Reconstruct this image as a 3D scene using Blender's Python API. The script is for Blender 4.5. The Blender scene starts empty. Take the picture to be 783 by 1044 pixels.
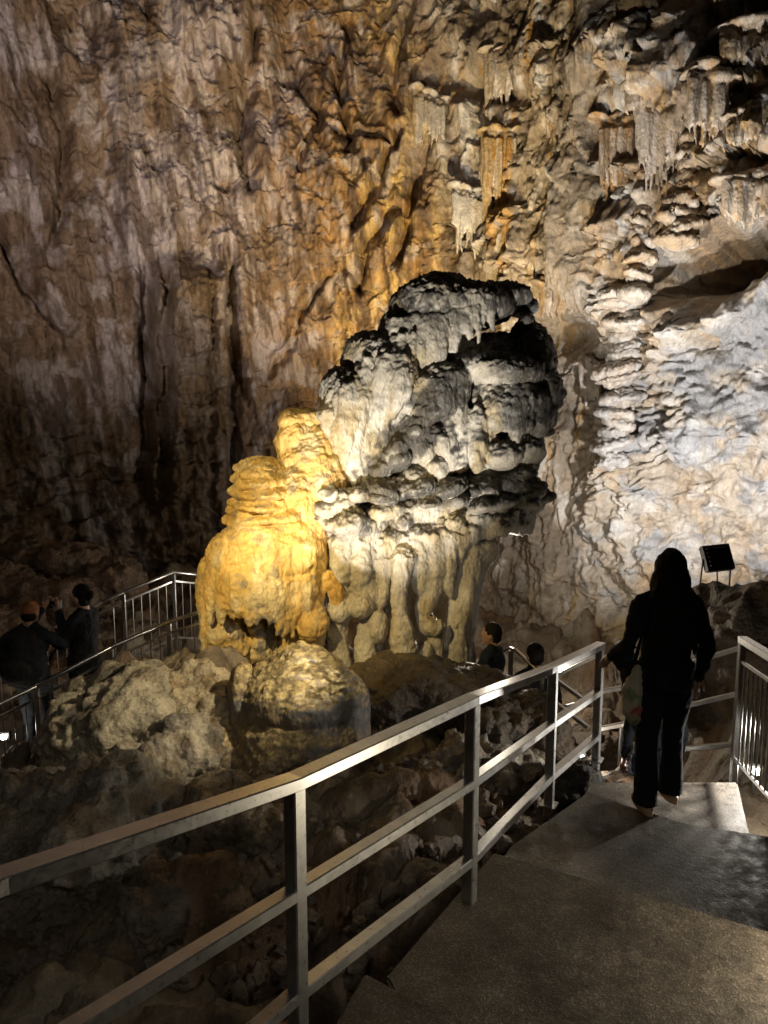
import bpy, bmesh, math, random
import numpy as np
from mathutils import Vector, Matrix, Euler
random.seed(7); rng = np.random.default_rng(7)
scene = bpy.context.scene
COL = scene.collection
F = 785.0; PITCH = math.radians(8.0)
SP, CP = math.sin(PITCH), math.cos(PITCH)

def P(px, py, d):
    """photo pixel + distance along the view axis -> world point (camera at the origin)"""
    x = (px-391.5)/F*d; dn = (py-522.0)/F*d
    return Vector((x, d*CP-dn*SP, -(d*SP+dn*CP)))
def onz(px, py, z):
    """point of the level z seen at a photo pixel"""
    r = P(px, py, 1.0); return r*(z/r.z)
def proj(X, Y, Z):
    d = Y*CP - Z*SP; dn = -Y*SP - Z*CP
    d = np.maximum(d, .1)
    return X/d*F+391.5, dn/d*F+522.0, d
def sst(a, b, x):
    t = np.clip((x-a)/(b-a), 0, 1); return t*t*(3-2*t)

# ------------------------------------------------------------------ noise
_perm = rng.permutation(4096).astype(np.int32)
_g3 = rng.normal(size=(4096, 3)).astype(np.float32); _g3 /= np.linalg.norm(_g3, axis=1)[:, None]
_g2a = rng.random(4096)*2*np.pi; _g2 = np.stack([np.cos(_g2a), np.sin(_g2a)], 1).astype(np.float32)
_r = rng.random((4096, 3)).astype(np.float32)
def _h2(i, j): return _perm[(_perm[i & 4095]+j) & 4095]
def _h3(i, j, k): return _perm[(_perm[(_perm[i & 4095]+j) & 4095]+k) & 4095]
def pn2(x, y):
    x = np.asarray(x, np.float32); y = np.asarray(y, np.float32)
    xi = np.floor(x).astype(np.int32); yi = np.floor(y).astype(np.int32); fx = x-xi; fy = y-yi
    u = fx*fx*fx*(fx*(fx*6-15)+10); v = fy*fy*fy*(fy*(fy*6-15)+10)
    def g(a, b):
        w = _g2[_h2(xi+a, yi+b)]; return w[..., 0]*(fx-a)+w[..., 1]*(fy-b)
    return 1.5*((g(0, 0)*(1-u)+g(1, 0)*u)*(1-v)+(g(0, 1)*(1-u)+g(1, 1)*u)*v)
def pn3(p):
    x, y, z = [np.asarray(p[..., i], np.float32) for i in range(3)]
    xi = np.floor(x).astype(np.int32); yi = np.floor(y).astype(np.int32); zi = np.floor(z).astype(np.int32)
    fx = x-xi; fy = y-yi; fz = z-zi
    u = fx*fx*(3-2*fx); v = fy*fy*(3-2*fy); w = fz*fz*(3-2*fz)
    def g(a, b, c):
        q = _g3[_h3(xi+a, yi+b, zi+c)]; return q[..., 0]*(fx-a)+q[..., 1]*(fy-b)+q[..., 2]*(fz-c)
    def l(c):
        return (g(0, 0, c)*(1-u)+g(1, 0, c)*u)*(1-v)+(g(0, 1, c)*(1-u)+g(1, 1, c)*u)*v
    return 1.5*(l(0)*(1-w)+l(1)*w)
def fbm2(x, y, o=4, g=.5, s=0.):
    t = 0; a = 1.
    for k in range(o): t = t+a*pn2(x*2**k+17.3*k+s, y*2**k-9.1*k+s*1.7); a *= g
    return t
def rid2(x, y, o=4, g=.5, s=0.):
    t = 0; a = 1.
    for k in range(o): t = t+a*(1-2*np.abs(pn2(x*2**k+11.3*k+s, y*2**k+5.1*k-s))); a *= g
    return t*.5
def fbm3(p, o=4, g=.5, s=0.):
    t = 0; a = 1.
    for k in range(o): t = t+a*pn3(p*2**k+(s+7.7*k)); a *= g
    return t
def rid3(p, o=3, g=.5, s=0.):
    t = 0; a = 1.
    for k in range(o): t = t+a*(1-2*np.abs(pn3(p*2**k+(s+3.3*k)))); a *= g
    return t*.5
def wor2(x, y):
    xi = np.floor(x).astype(np.int32); yi = np.floor(y).astype(np.int32)
    f1 = np.full(x.shape, 9., np.float32); f2 = f1.copy(); cid = np.zeros(x.shape, np.int32)
    dx1 = np.zeros(x.shape, np.float32); dy1 = dx1.copy()
    for a in (-1, 0, 1):
        for b in (-1, 0, 1):
            h = _h2(xi+a, yi+b); q = _r[h]
            dx = xi+a+q[..., 0]-x; dy = yi+b+q[..., 1]-y; d = np.sqrt(dx*dx+dy*dy)
            m = d < f1
            f2 = np.where(m, f1, np.minimum(f2, d)); f1 = np.where(m, d, f1); cid = np.where(m, h, cid)
            dx1 = np.where(m, dx, dx1); dy1 = np.where(m, dy, dy1)
    return f1, f2, cid, dx1, dy1
def wor3(p):
    x, y, z = [p[..., i] for i in range(3)]
    xi = np.floor(x).astype(np.int32); yi = np.floor(y).astype(np.int32); zi = np.floor(z).astype(np.int32)
    f1 = np.full(x.shape, 9., np.float32); f2 = f1.copy(); cid = np.zeros(x.shape, np.int32)
    for a in (-1, 0, 1):
        for b in (-1, 0, 1):
            for c in (-1, 0, 1):
                h = _h3(xi+a, yi+b, zi+c); q = _r[h]
                d = np.sqrt((xi+a+q[..., 0]-x)**2+(yi+b+q[..., 1]-y)**2+(zi+c+q[..., 2]-z)**2)
                m = d < f1
                f2 = np.where(m, f1, np.minimum(f2, d)); f1 = np.where(m, d, f1); cid = np.where(m, h, cid)
    return f1, f2, cid

# ------------------------------------------------------------------ object helpers
def tag(o, label=None, cat=None, group=None, kind=None):
    if label: o['label'] = label
    if cat: o['category'] = cat
    if group: o['group'] = group
    if kind: o['kind'] = kind
    return o
def empty(name, loc=(0, 0, 0), rz=0., **k):
    o = bpy.data.objects.new(name, None); COL.objects.link(o); o.location = loc; o.rotation_euler = (0, 0, rz)
    o.empty_display_size = .1
    return tag(o, **k)
def link(name, me, mat=None, parent=None, smooth=True):
    me.name = name
    o = bpy.data.objects.new(name, me); COL.objects.link(o)
    if mat is not None: me.materials.append(mat)
    if smooth and len(me.polygons): me.polygons.foreach_set('use_smooth', [True]*len(me.polygons))
    if parent is not None: o.parent = parent
    return o
def setcol(me, rgb):
    a = me.color_attributes.new('Col', 'FLOAT_COLOR', 'POINT')
    c = np.ones((len(me.vertices), 4), np.float32); c[:, :3] = rgb; a.data.foreach_set('color', c.ravel())
def getco(me):
    c = np.empty(len(me.vertices)*3, np.float32); me.vertices.foreach_get('co', c); return c.reshape(-1, 3)
def getno(me):
    me.update(); c = np.empty(len(me.vertices)*3, np.float32); me.vertices.foreach_get('normal', c); return c.reshape(-1, 3)
def putco(me, c): me.vertices.foreach_set('co', np.ascontiguousarray(c, np.float32).ravel()); me.update()
def grid_mesh(name, pts, nu, nv, flip=False):
    me = bpy.data.meshes.new(name)
    i = np.arange(nu*nv).reshape(nv, nu)
    a, b, c, d = i[:-1, :-1].ravel(), i[:-1, 1:].ravel(), i[1:, 1:].ravel(), i[1:, :-1].ravel()
    q = np.stack([a, d, c, b] if flip else [a, b, c, d], 1).astype(np.int32)
    me.vertices.add(nu*nv); me.vertices.foreach_set('co', pts.astype(np.float32).ravel())
    me.loops.add(q.size); me.loops.foreach_set('vertex_index', q.ravel())
    me.polygons.add(len(q)); me.polygons.foreach_set('loop_start', np.arange(0, q.size, 4, dtype=np.int32))
    me.update(calc_edges=True); return me

class MB:
    """collects closed solids in one mesh"""
    def __init__(s): s.v = []; s.f = []
    def add(s, v, f):
        o = len(s.v); s.v += [tuple(x) for x in v]; s.f += [tuple(i+o for i in q) for q in f]
    def ell(s, c, r, rot=None, n=14, m=10):
        v = []; f = []
        R = rot or Matrix.Identity(3); c = Vector(c)
        v.append(c+R@Vector((0, 0, r[2])))
        for j in range(1, m):
            t = math.pi*j/m
            for i in range(n):
                a = 2*math.pi*i/n
                v.append(c+R@Vector((r[0]*math.sin(t)*math.cos(a), r[1]*math.sin(t)*math.sin(a), r[2]*math.cos(t))))
        v.append(c-R@Vector((0, 0, r[2]))); L = len(v)-1
        for i in range(n): f.append((0, 1+i, 1+(i+1) % n))
        for j in range(m-2):
            for i in range(n):
                a = 1+j*n+i; b = 1+j*n+(i+1) % n; f.append((a, a+n, b+n, b))
        for i in range(n): f.append((L, L-n+(i+1) % n, L-n+i))
        s.add(v, f)
    def tube(s, pts, rad, n=10, sx=1., caps=True):
        pts = [Vector(p) for p in pts]; rad = list(rad) if hasattr(rad, '__len__') else [rad]*len(pts)
        v = []; f = []
        ref = Vector((0, 0, 1)) if abs((pts[-1]-pts[0]).normalized().z) < .9 else Vector((0, 1, 0))
        if caps:   # rounded ends
            d0 = (pts[0]-pts[1]).normalized(); d1 = (pts[-1]-pts[-2]).normalized()
            pts = [pts[0]+d0*rad[0]*.8]+pts+[pts[-1]+d1*rad[-1]*.8]; rad = [rad[0]*.45]+rad+[rad[-1]*.45]
        for k, p in enumerate(pts):
            t = (pts[min(k+1, len(pts)-1)]-pts[max(k-1, 0)]).normalized()
            a = t.cross(ref).normalized(); b = t.cross(a).normalized()
            for i in range(n):
                an = 2*math.pi*i/n; v.append(p+(a*math.cos(an)*sx+b*math.sin(an))*rad[k])
        for k in range(len(pts)-1):
            for i in range(n):
                q = k*n+i; r = k*n+(i+1) % n; f.append((q, r, r+n, q+n))
        f.append(tuple(range(n-1, -1, -1))); f.append(tuple(range(len(v)-n, len(v))))
        s.add(v, f)
    def beam(s, p0, p1, w, h, ch=.004, up=(0, 0, 1)):
        p0 = Vector(p0); p1 = Vector(p1); t = (p1-p0).normalized(); up = Vector(up)
        if abs(t.dot(up)) > .95: up = Vector(BEAMREF)
        a = t.cross(up).normalized(); b = a.cross(t).normalized()
        x, y = w/2, h/2; ch = min(ch, x*.45, y*.45)
        prof = [(-x+ch, -y), (x-ch, -y), (x, -y+ch), (x, y-ch), (x-ch, y), (-x+ch, y), (-x, y-ch), (-x, -y+ch)]
        v = [p+a*q[0]+b*q[1] for p in (p0, p1) for q in prof]
        f = [(i, (i+1) % 8, (i+1) % 8+8, i+8) for i in range(8)]+[tuple(range(7, -1, -1)), tuple(range(8, 16))]
        s.add(v, f)
    def mesh(s, name='m', fix=True):
        me = bpy.data.meshes.new(name); me.from_pydata(s.v, [], s.f); me.update()
        if fix:
            bm = bmesh.new(); bm.from_mesh(me); bmesh.ops.recalc_face_normals(bm, faces=bm.faces); bm.to_mesh(me); bm.free()
        return me
    def build(s, name, mat, parent=None, smooth=False, origin=None):
        me = s.mesh(name)
        o = link(name, me, mat, parent, smooth)
        if parent is not None:   # vertices were given in world space: move them into the parent's space
            o.matrix_parent_inverse = Matrix.Identity(4)
            c = getco(me); M = np.array((parent_matrix(parent)).inverted())
            putco(me, c@M[:3, :3].T+M[:3, 3])
        return o
BEAMREF = (0, 1, 0)
def parent_matrix(o):
    M = Matrix.LocRotScale(o.location, o.rotation_euler, o.scale)
    return parent_matrix(o.parent)@M if o.parent is not None else M
def voxel(mb, size, smooth=2, name='m'):
    """union of the solids as one continuous skin"""
    me = mb.mesh(name); o = bpy.data.objects.new('tmp_union', me); COL.objects.link(o)
    m = o.modifiers.new('r', 'REMESH'); m.mode = 'VOXEL'; m.voxel_size = size; m.adaptivity = 0
    if smooth:
        s = o.modifiers.new('s', 'SMOOTH'); s.iterations = smooth; s.factor = .5
    dg = bpy.context.evaluated_depsgraph_get(); dg.update()
    out = bpy.data.meshes.new_from_object(o.evaluated_get(dg)); bpy.data.objects.remove(o); bpy.data.meshes.remove(me)
    return out
def localise(me, M):
    c = getco(me); M = np.array(M.inverted()); putco(me, c@M[:3, :3].T+M[:3, 3])

# ------------------------------------------------------------------ materials
def mat(name, rgb=(.5, .5, .5), rough=.6, metal=0., spec=.5, build=None):
    m = bpy.data.materials.new(name); m.use_nodes = True; nt = m.node_tree
    b = nt.nodes['Principled BSDF']; b.inputs['Base Color'].default_value = (*rgb, 1)
    b.inputs['Roughness'].default_value = rough; b.inputs['Metallic'].default_value = metal
    b.inputs['Specular IOR Level'].default_value = spec
    if build: build(nt, b)
    return m
def N(nt, t, **k):
    n = nt.nodes.new(t)
    for a, v in k.items():
        if a in n.inputs: n.inputs[a].default_value = v
        else: setattr(n, a, v)
    return n
def noise(nt, vec, scale, detail=6, rough=.6, dist=0.):
    n = N(nt, 'ShaderNodeTexNoise'); n.inputs['Scale'].default_value = scale; n.inputs['Detail'].default_value = detail
    n.inputs['Roughness'].default_value = rough; n.inputs['Distortion'].default_value = dist
    nt.links.new(vec, n.inputs['Vector']); return n.outputs['Fac']
def ramp(nt, fac, *st):
    r = nt.nodes.new('ShaderNodeValToRGB'); e = r.color_ramp.elements
    while len(e) < len(st): e.new(.5)
    for i, (p, c) in enumerate(st):
        e[i].position = p; e[i].color = (c, c, c, 1) if not hasattr(c, '__len__') else (*c, 1)
    nt.links.new(fac, r.inputs['Fac']); return r.outputs['Color']
def bump(nt, h, strength, dist, prev=None):
    b = nt.nodes.new('ShaderNodeBump'); b.inputs['Strength'].default_value = strength; b.inputs['Distance'].default_value = dist
    nt.links.new(h, b.inputs['Height'])
    if prev is not None: nt.links.new(prev, b.inputs['Normal'])
    return b.outputs['Normal']
def mul(nt, a, b, blend='MULTIPLY', fac=1.):
    m = nt.nodes.new('ShaderNodeMix'); m.data_type = 'RGBA'; m.blend_type = blend; m.inputs[0].default_value = fac
    nt.links.new(a, m.inputs[6]); nt.links.new(b, m.inputs[7]); return m.outputs[2]
def coords(nt, sc=(1, 1, 1)):
    tc = nt.nodes.new('ShaderNodeTexCoord'); mp = nt.nodes.new('ShaderNodeMapping'); mp.inputs['Scale'].default_value = sc
    nt.links.new(tc.outputs['Object'], mp.inputs['Vector']); return mp.outputs['Vector']
def rockmat(name, grain=40., micro=.012, wet=(.45, .85), pebb=0., vary=(.72, 1.25), stretch=1., spec=.4):
    def b(nt, p):
        at = N(nt, 'ShaderNodeAttribute', attribute_name='Col')
        v = coords(nt); vs = coords(nt, (1, 1, stretch))
        n1 = noise(nt, vs, grain*.12, 8, .65, .4); n2 = noise(nt, vs, grain, 6, .7); n3 = noise(nt, v, 3.1, 4, .5)
        c = mul(nt, at.outputs['Color'], ramp(nt, n1, (.3, vary[0]), (.7, vary[1])))
        c = mul(nt, c, ramp(nt, n2, (.3, .75), (.7, 1.2)))
        nt.links.new(c, p.inputs['Base Color'])
        nt.links.new(ramp(nt, n3, (.35, wet[0]), (.65, wet[1])), p.inputs['Roughness'])
        p.inputs['Specular IOR Level'].default_value = spec
        nn = bump(nt, n1, .9, micro*2.5)
        nn = bump(nt, n2, .8, micro, nn)
        if pebb:
            w = N(nt, 'ShaderNodeTexVoronoi'); w.inputs['Scale'].default_value = pebb; nt.links.new(vs, w.inputs['Vector'])
            nn = bump(nt, w.outputs['Distance'], .6, micro*1.2, nn)
        nt.links.new(nn, p.inputs['Normal'])
    return mat(name, build=b)
M_WALL = rockmat('cave wall limestone', 26, .028, (.45, .8), 9, stretch=.7)
M_FLOW = rockmat('flowstone', 55, .012, (.32, .7), 30, (.72, 1.2), .6)
M_ROCK = rockmat('boulder limestone', 46, .020, (.4, .8), 26, (.6, 1.35))
M_GROUND = rockmat('cave floor earth', 50, .014, (.4, .85), 22)
def _metal(nt, p):
    v = coords(nt, (1, 1, 1)); n = noise(nt, v, 9, 6, .6); n2 = noise(nt, coords(nt, (1, 1, 1)), 46, 8, .75)
    nt.links.new(ramp(nt, n, (.3, (.46, .46, .46)), (.7, (.64, .64, .63))), p.inputs['Base Color'])
    nt.links.new(ramp(nt, n2, (.3, .24), (.75, .42)), p.inputs['Roughness'])
    nt.links.new(bump(nt, n2, .05, .001), p.inputs['Normal'])
M_STEEL = mat('brushed steel', metal=1., build=_metal)
def _slab(nt, p):
    v = coords(nt)
    n = noise(nt, v, 2.2, 8, .65); n2 = noise(nt, v, 90, 5, .75); n3 = noise(nt, v, 14, 6, .7)
    c = mul(nt, ramp(nt, n, (.36, (.035, .028, .021)), (.62, (.125, .105, .082))), ramp(nt, n3, (.3, .6), (.7, 1.3)))
    w = N(nt, 'ShaderNodeTexVoronoi'); w.inputs['Scale'].default_value = 130; nt.links.new(v, w.inputs['Vector'])
    spk = ramp(nt, w.outputs['Color'], (.55, .85), (.9, 1.9))
    nt.links.new(mul(nt, c, spk), p.inputs['Base Color'])
    nt.links.new(ramp(nt, n3, (.35, .42), (.65, .85)), p.inputs['Roughness'])
    nn = bump(nt, w.outputs['Distance'], .45, .0025); nn = bump(nt, n2, .35, .002, nn); nn = bump(nt, n3, .45, .006, nn)
    nt.links.new(nn, p.inputs['Normal'])
M_SLAB = mat('wet gravel concrete', build=_slab)
M_DECK = mat('dark deck concrete', (.07, .06, .05), .8)
def cloth(name, rgb, rough=.9):
    def b(nt, p):
        n = noise(nt, coords(nt), 14, 5, .6); n2 = noise(nt, coords(nt), 220, 2, .5)
        lo = tuple(c*.7 for c in rgb); hi = tuple(c*1.3 for c in rgb)
        nt.links.new(ramp(nt, n, (.3, lo), (.7, hi)), p.inputs['Base Color'])
        nn = bump(nt, n, .8, .03); nn = bump(nt, n2, .3, .002, nn); nt.links.new(nn, p.inputs['Normal'])
    return mat(name, rough=rough, spec=.2, build=b)
M_BLACK = cloth('black cloth', (.012, .012, .014)); M_NAVY = cloth('dark navy cloth', (.02, .025, .035))
M_TROUS = cloth('black trousers', (.012, .012, .015)); M_JEAN = cloth('blue denim', (.03, .09, .26)); M_GREYJ = cloth('grey denim', (.04, .045, .055))
M_SKIN = mat('skin', (.42, .25, .17), .5); M_HAIR = mat('dark hair', (.010, .008, .006), .75, spec=.2); M_CAP = cloth('orange brown cap', (.28, .12, .06))
M_SAND = mat('tan sandal', (.45, .30, .17), .5); M_SHOE = mat('dark shoe', (.03, .03, .03), .5)
M_PLAST = mat('black plastic', (.012, .012, .012), .4); M_GLASS = mat('lens glass', (.05, .05, .06), .08)
def _print(nt, p):
    v = coords(nt); w = N(nt, 'ShaderNodeTexNoise'); w.inputs['Scale'].default_value = 9; w.inputs['Detail'].default_value = 2; nt.links.new(v, w.inputs['Vector'])
    nt.links.new(ramp(nt, w.outputs['Fac'], (.36, (.16, .24, .10)), (.44, (.45, .42, .32)), (.56, (.42, .38, .28)), (.64, (.40, .10, .08))), p.inputs['Base Color'])
    nt.links.new(bump(nt, noise(nt, v, 20, 4, .6), .6, .01), p.inputs['Normal'])
M_BAGP = mat('printed tote cloth', rough=.7, build=_print)
def emat(name, rgb, s):
    m = bpy.data.materials.new(name); m.use_nodes = True; nt = m.node_tree; nt.nodes.clear()
    e = N(nt, 'ShaderNodeEmission'); e.inputs[0].default_value = (*rgb, 1); e.inputs[1].default_value = s
    o = N(nt, 'ShaderNodeOutputMaterial'); nt.links.new(e.outputs[0], o.inputs[0]); return m
M_LAMP = emat('lamp face', (1, .93, .8), 22)

def lerp(a, b, t): return a+(b-a)*t
def mix(c, d, m): return c*(1-m[..., None])+np.asarray(d, np.float32)*m[..., None]

# ------------------------------------------------------------------ the cave wall
def cave_wall():
    ctrl = np.array([(-15, -2), (-13.5, 4), (-11.3, 9.5), (-8, 13.3), (-4, 15.6), (0, 16.2), (3, 14.6), (5.2, 12.2), (7.6, 10.4), (10, 8.2), (11.5, 4), (12, -2)], float)
    pts = []
    for i in range(1, len(ctrl)-2):
        p0, p1, p2, p3 = ctrl[i-1:i+3]
        for t in np.linspace(0, 1, 60, endpoint=False):
            pts.append(.5*((2*p1)+(-p0+p2)*t+(2*p0-5*p1+4*p2-p3)*t*t+(-p0+3*p1-3*p2+p3)*t**3))
    pts = np.array(pts); L = np.r_[0, np.cumsum(np.linalg.norm(np.diff(pts, axis=0), axis=1))]
    # finer columns where the photograph looks, coarser at the sides
    pj = proj(pts[:, 0], pts[:, 1], 0*pts[:, 0])[0]
    inside = (pj > -120) & (pj < 900) & (pts[:, 1] > 5)
    dens = np.where(inside, 1/.027, 1/.12); cum = np.r_[0, np.cumsum((dens[1:]+dens[:-1])/2*np.diff(L))]
    nu = int(cum[-1]); s = np.interp(np.arange(nu), cum, L)
    X = np.interp(s, L, pts[:, 0]); Y = np.interp(s, L, pts[:, 1])
    tx = np.gradient(X); ty = np.gradient(Y); l = np.hypot(tx, ty); nx = ty/l; ny = -tx/l   # towards the camera
    z = np.r_[np.arange(-7, -4.5, .1), np.arange(-4.5, 8.6, .028), np.arange(8.6, 13, .12)]; nv = len(z)
    S, Z = np.meshgrid(s.astype(np.float32), z.astype(np.float32))
    BX, BY = np.tile(X, (nv, 1)), np.tile(Y, (nv, 1)); NX, NY = np.tile(nx, (nv, 1)), np.tile(ny, (nv, 1))
    lean = -.012*np.clip(Z, 0, None)**2+.05*np.clip(-Z, 0, None)
    px, py, _ = proj(BX+NX*(lean+.3), BY+NY*(lean+.3), Z)
    wob = 28*fbm2(S*.5, Z*.35, 3)
    pw = px+wob; qw = py+14*fbm2(S*.8+9, Z*.8, 3)
    mL = 1-sst(405, 470, pw-.08*(py-150)); mR = sst(560, 625, pw)
    mM = np.clip(1-mL-mR, 0, 1)
    # left: fractured, vertically streaked limestone
    U = S*.95+Z*.28; W = Z-.2*S
    calm = sst(-.35, .35, fbm2(S/1.5, Z/2.0, 3, .5, 95))
    hL = .5*fbm2(S/3.0, Z/4.4, 3)+.30*sst(-.3, .3, fbm2(S/2.5+9, Z/3, 2))*(rid2(U/1.5, W/3.6, 3, .5, 3)-.4)
    hL = hL+(.05+.07*calm)*fbm2(U/.42, W/1.1, 5, .6, 5)+.10*fbm2(S/.28, Z/2.2, 3, .5, 15)+.05*calm*rid2(U/.3, W/.6, 3, .55, 8)+.035*fbm2(S/.10, Z/.14, 3, .6, 12)
    wx = U/.50+.45*fbm2(S/.7, Z/1.6, 3); wz = W/1.5+.4*fbm2(S/.7+4, Z/.8, 4)
    f1, f2, cid, dx, dy = wor2(wx, wz); q = _r[cid]
    hL = hL+(.2+.45*calm)*(.13*(q[..., 0]-.5)*sst(0, .12, f2-f1)+.24*((q[..., 1]-.5)*dx+(q[..., 2]-.5)*dy))
    f1, f2, cid, dx, dy = wor2(U/.16+.5*fbm2(S/.3, Z/.7, 3), W/.45+.5*fbm2(S/.3+9, Z/.4, 3)); q = _r[cid]
    hL = hL+(.35+.55*calm)*(.05*(q[..., 0]-.5)*sst(0, .15, f2-f1)+.17*((q[..., 1]-.5)*dx+(q[..., 2]-.5)*dy))
    # long fissures
    cx_ = px+9*fbm2(S*1.1, Z*.9, 4); cy_ = py+5*fbm2(S*1.3+8, Z, 3)
    for poly, wdt, dep in (([(405, 130), (372, 200), (358, 228)], 4, .35), ([(404, 212), (374, 250), (364, 295)], 5, .4), ([(338, 128), (388, 142)], 3, .25), ([(352, 10), (347, 70), (353, 150)], 4, .3),
                           ([(470, 20), (446, 110), (420, 200), (412, 262)], 6, .5), ([(236, 250), (238, 330), (252, 400)], 5, .4), ([(58, 60), (68, 180), (60, 260)], 5, .25), ([(262, 20), (250, 110), (260, 190)], 5, .3),
                           ([(300, 50), (322, 110), (310, 170)], 3, .2), ([(0, 215), (30, 290), (70, 330)], 6, .4), ([(420, 0), (398, 60), (402, 110)], 5, .35), ([(330, 280), (300, 330), (282, 380)], 3, .2)):
        dm = np.full(px.shape, 99., np.float32)
        for (ax, ay), (bx, by) in zip(poly[:-1], poly[1:]):
            t = np.clip(((cx_-ax)*(bx-ax)+(cy_-ay)*(by-ay))/((bx-ax)**2+(by-ay)**2), 0, 1)
            dm = np.minimum(dm, np.hypot(cx_-ax-t*(bx-ax), cy_-ay-t*(by-ay)))
        hL = hL-dep*np.exp(-(dm/wdt)**2)+.35*dep*np.exp(-((dm-2.6*wdt)/(1.6*wdt))**2)
    # buttress with blocky strata
    bt = np.exp(-((px-196-12*pn2(Z*.8, Z*0))/40)**4)*sst(255, 300, py)*(1-sst(545, 600, py))
    strata = (Z+.12*fbm2(S/.5, Z/2, 2))/.24; fr = strata-np.floor(strata)
    hL = hL+bt*(.75+.13*sst(0, .5, fr)*(1-fr)+.20*(_r[_h2(np.floor(strata).astype(np.int32), np.floor(S/.45).astype(np.int32))][..., 0]-.5))
    for cx, w, a in ((152, 7, .7), (238, 6, .6), (168, 5, .5), (214, 4, .25)):
        hL = hL-a*np.exp(-((px-cx-6*pn2(Z*1.1+cx, Z*0))/w)**2)*sst(240, 310, py)*(1-sst(480, 560, py))
    # bedding low on the left
    low = sst(420, 520, qw)*(1-sst(300, 360, px))
    st2 = (Z+.25*S*.3+.25*fbm2(S/1.1, Z/.8, 3))/.42; fr2 = st2-np.floor(st2)
    hL = hL+low*(.34*fr2*(1-sst(.85, 1, fr2))+.25*fbm2(S/.5, Z/.5, 3)-.3)
    # flowstone fringes: sawtooth shelves whose lower lips carry teeth
    def shelves(per, amp, teeth, seed, sl=0.):
        base = Z/per+sl*S+.9*fbm2(S/1.6, Z/2.5, 3, .5, seed)+teeth*(rid2(S/.16, Z/1.5, 2, .5, seed)-.5)+.35*teeth*pn2(S/.05, Z/1.2)
        k = np.floor(base); f = base-k
        rr = pn2(S/1.1+k*7.3+seed, k*3.1)*.6+.6
        return amp*rr*((1-f)**.8)*sst(0, .03, f)
    flute = .05*rid2(S/.11, Z/1.6, 2, .5, 20)+.022*rid2(S/.045, Z/.9, 2, .5, 21)
    f1, f2, cid, dx, dy = wor2(S/.11+.4*pn2(S/.2, Z/.2), Z/.09); pop = (1-np.clip(f1, 0, 1)**2)
    f1, f2, cid, dx, dy = wor2(S/.30+.5*pn2(S/.4, Z/.4), Z/.24+.4*pn2(S/.4+5, Z/.4)); scal = (1-np.clip(f1, 0, 1)**2)
    # middle: pillars, popcorn, stacked curtains
    hM = .40*fbm2(S/2.2, Z/5, 3, .5, 31)+.38*(1-.6*sst(330, 420, py))*(rid2(S/.95, Z/5.5, 2, .5, 33)-.4)+.14*fbm2(S/.32, Z/.6, 3)+.07*pop+.10*scal
    hM = hM+(1-.75*sst(330, 420, py))*shelves(1.1, .40, .22, 41)*sst(-.1, .3, pn2(S/1.3, Z/2.1+3)+.15)+flute
    # right: big curtains above, broad flowstone apron below
    up = 1-sst(225, 300, qw); hR = .5*fbm2(S/2.0, Z/1.7, 3, .5, 51)+.09*scal+.035*pop
    hRu = shelves(1.35, .85, .30, 61, .12)+shelves(.48, .22, .22, 63)+flute*1.6+.22*fbm2(S/.5, Z/.6, 3)
    dgn = Z*.8-S*.75
    f1, f2, cid, dx, dy = wor2(S/.34+.8*fbm2(S/.4, Z/.4, 3), Z/.26+.8*fbm2(S/.4+7, Z/.4, 3)); q = _r[cid]
    hRl = .30*fbm2(dgn/1.3, (S+Z)/2.4, 3, .5, 71)+.12*fbm2(S/.30, Z/.26, 5, .62, 72)+.05*(q[..., 0]-.5)*sst(0, .15, f2-f1)+.12*((q[..., 1]-.5)*dx+(q[..., 2]-.3)*dy)+.10*(rid2(dgn/.7, (S+Z)/3., 2, .5, 77)-.5)*sst(0, .3, fbm2(S/1.5, Z/1.5, 2, .5, 6))
    pan = sst(585, 610, px)*(1-sst(675, 720, px))
    st3 = (Z+.10*fbm2(S/.3, Z/.6, 3))/.17; f3 = st3-np.floor(st3)
    hRl = hRl+pan*.17*np.sin(np.pi*np.clip(f3, 0, 1))*sst(250, 330, py)*(1-sst(470, 560, py))
    hR = hR+up*hRu+(1-up)*hRl
    # smooth grey rib between the orange wall and the curtains
    rib = np.exp(-((px-600+.10*(py-150)+14*fbm2(S*.4, Z*.5, 2))/26)**2)*(1-sst(300, 350, py))
    h = mL*hL+mM*hM+mR*hR
    h = h*(1-.6*rib)+rib*(.55+.12*fbm2(S/.5, Z/1.6, 3))
    # dark gallery above the big ledge, upper right
    cav = np.exp(-(((px-735)-.5*(262-py))/62)**4)*np.exp(-((py-262+.30*(px-735))/27)**4)
    h = h-2.0*cav
    led = sst(655, 700, px)*np.exp(-((py-322+.32*(px-735)+8*fbm2(S, Z, 2))/20)**2)
    h = h+.75*led
    cav2 = np.exp(-((px-762)/26)**4)*np.exp(-((py-105+.35*(px-762))/7)**2); h = h-.9*cav2
    hood = np.exp(-((px-655+.2*(py-70))/62)**2)*np.exp(-((py-62)/34)**2); h = h+.55*hood
    niche = np.exp(-((px-640)/26)**2)*np.exp(-((py-155)/30)**2); h = h-.7*niche
    cv = np.exp(-((px-492)/42)**2)*np.exp(-((py-84-.2*(px-492))/13)**2); h = h-.55*cv
    cv = np.exp(-((px-570)/30)**2)*np.exp(-((py-335)/26)**2); h = h-.8*cv
    band = .30*fbm2(S/1.4+3, Z/1.4, 3)
    h = h+.2*band
    VX = BX+NX*(lean+h); VY = BY+NY*(lean+h); VZ = Z+.10*fbm2(S/.5+31, Z/.5, 3)
    V = np.stack([VX, VY, VZ], -1).reshape(-1, 3)
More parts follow.
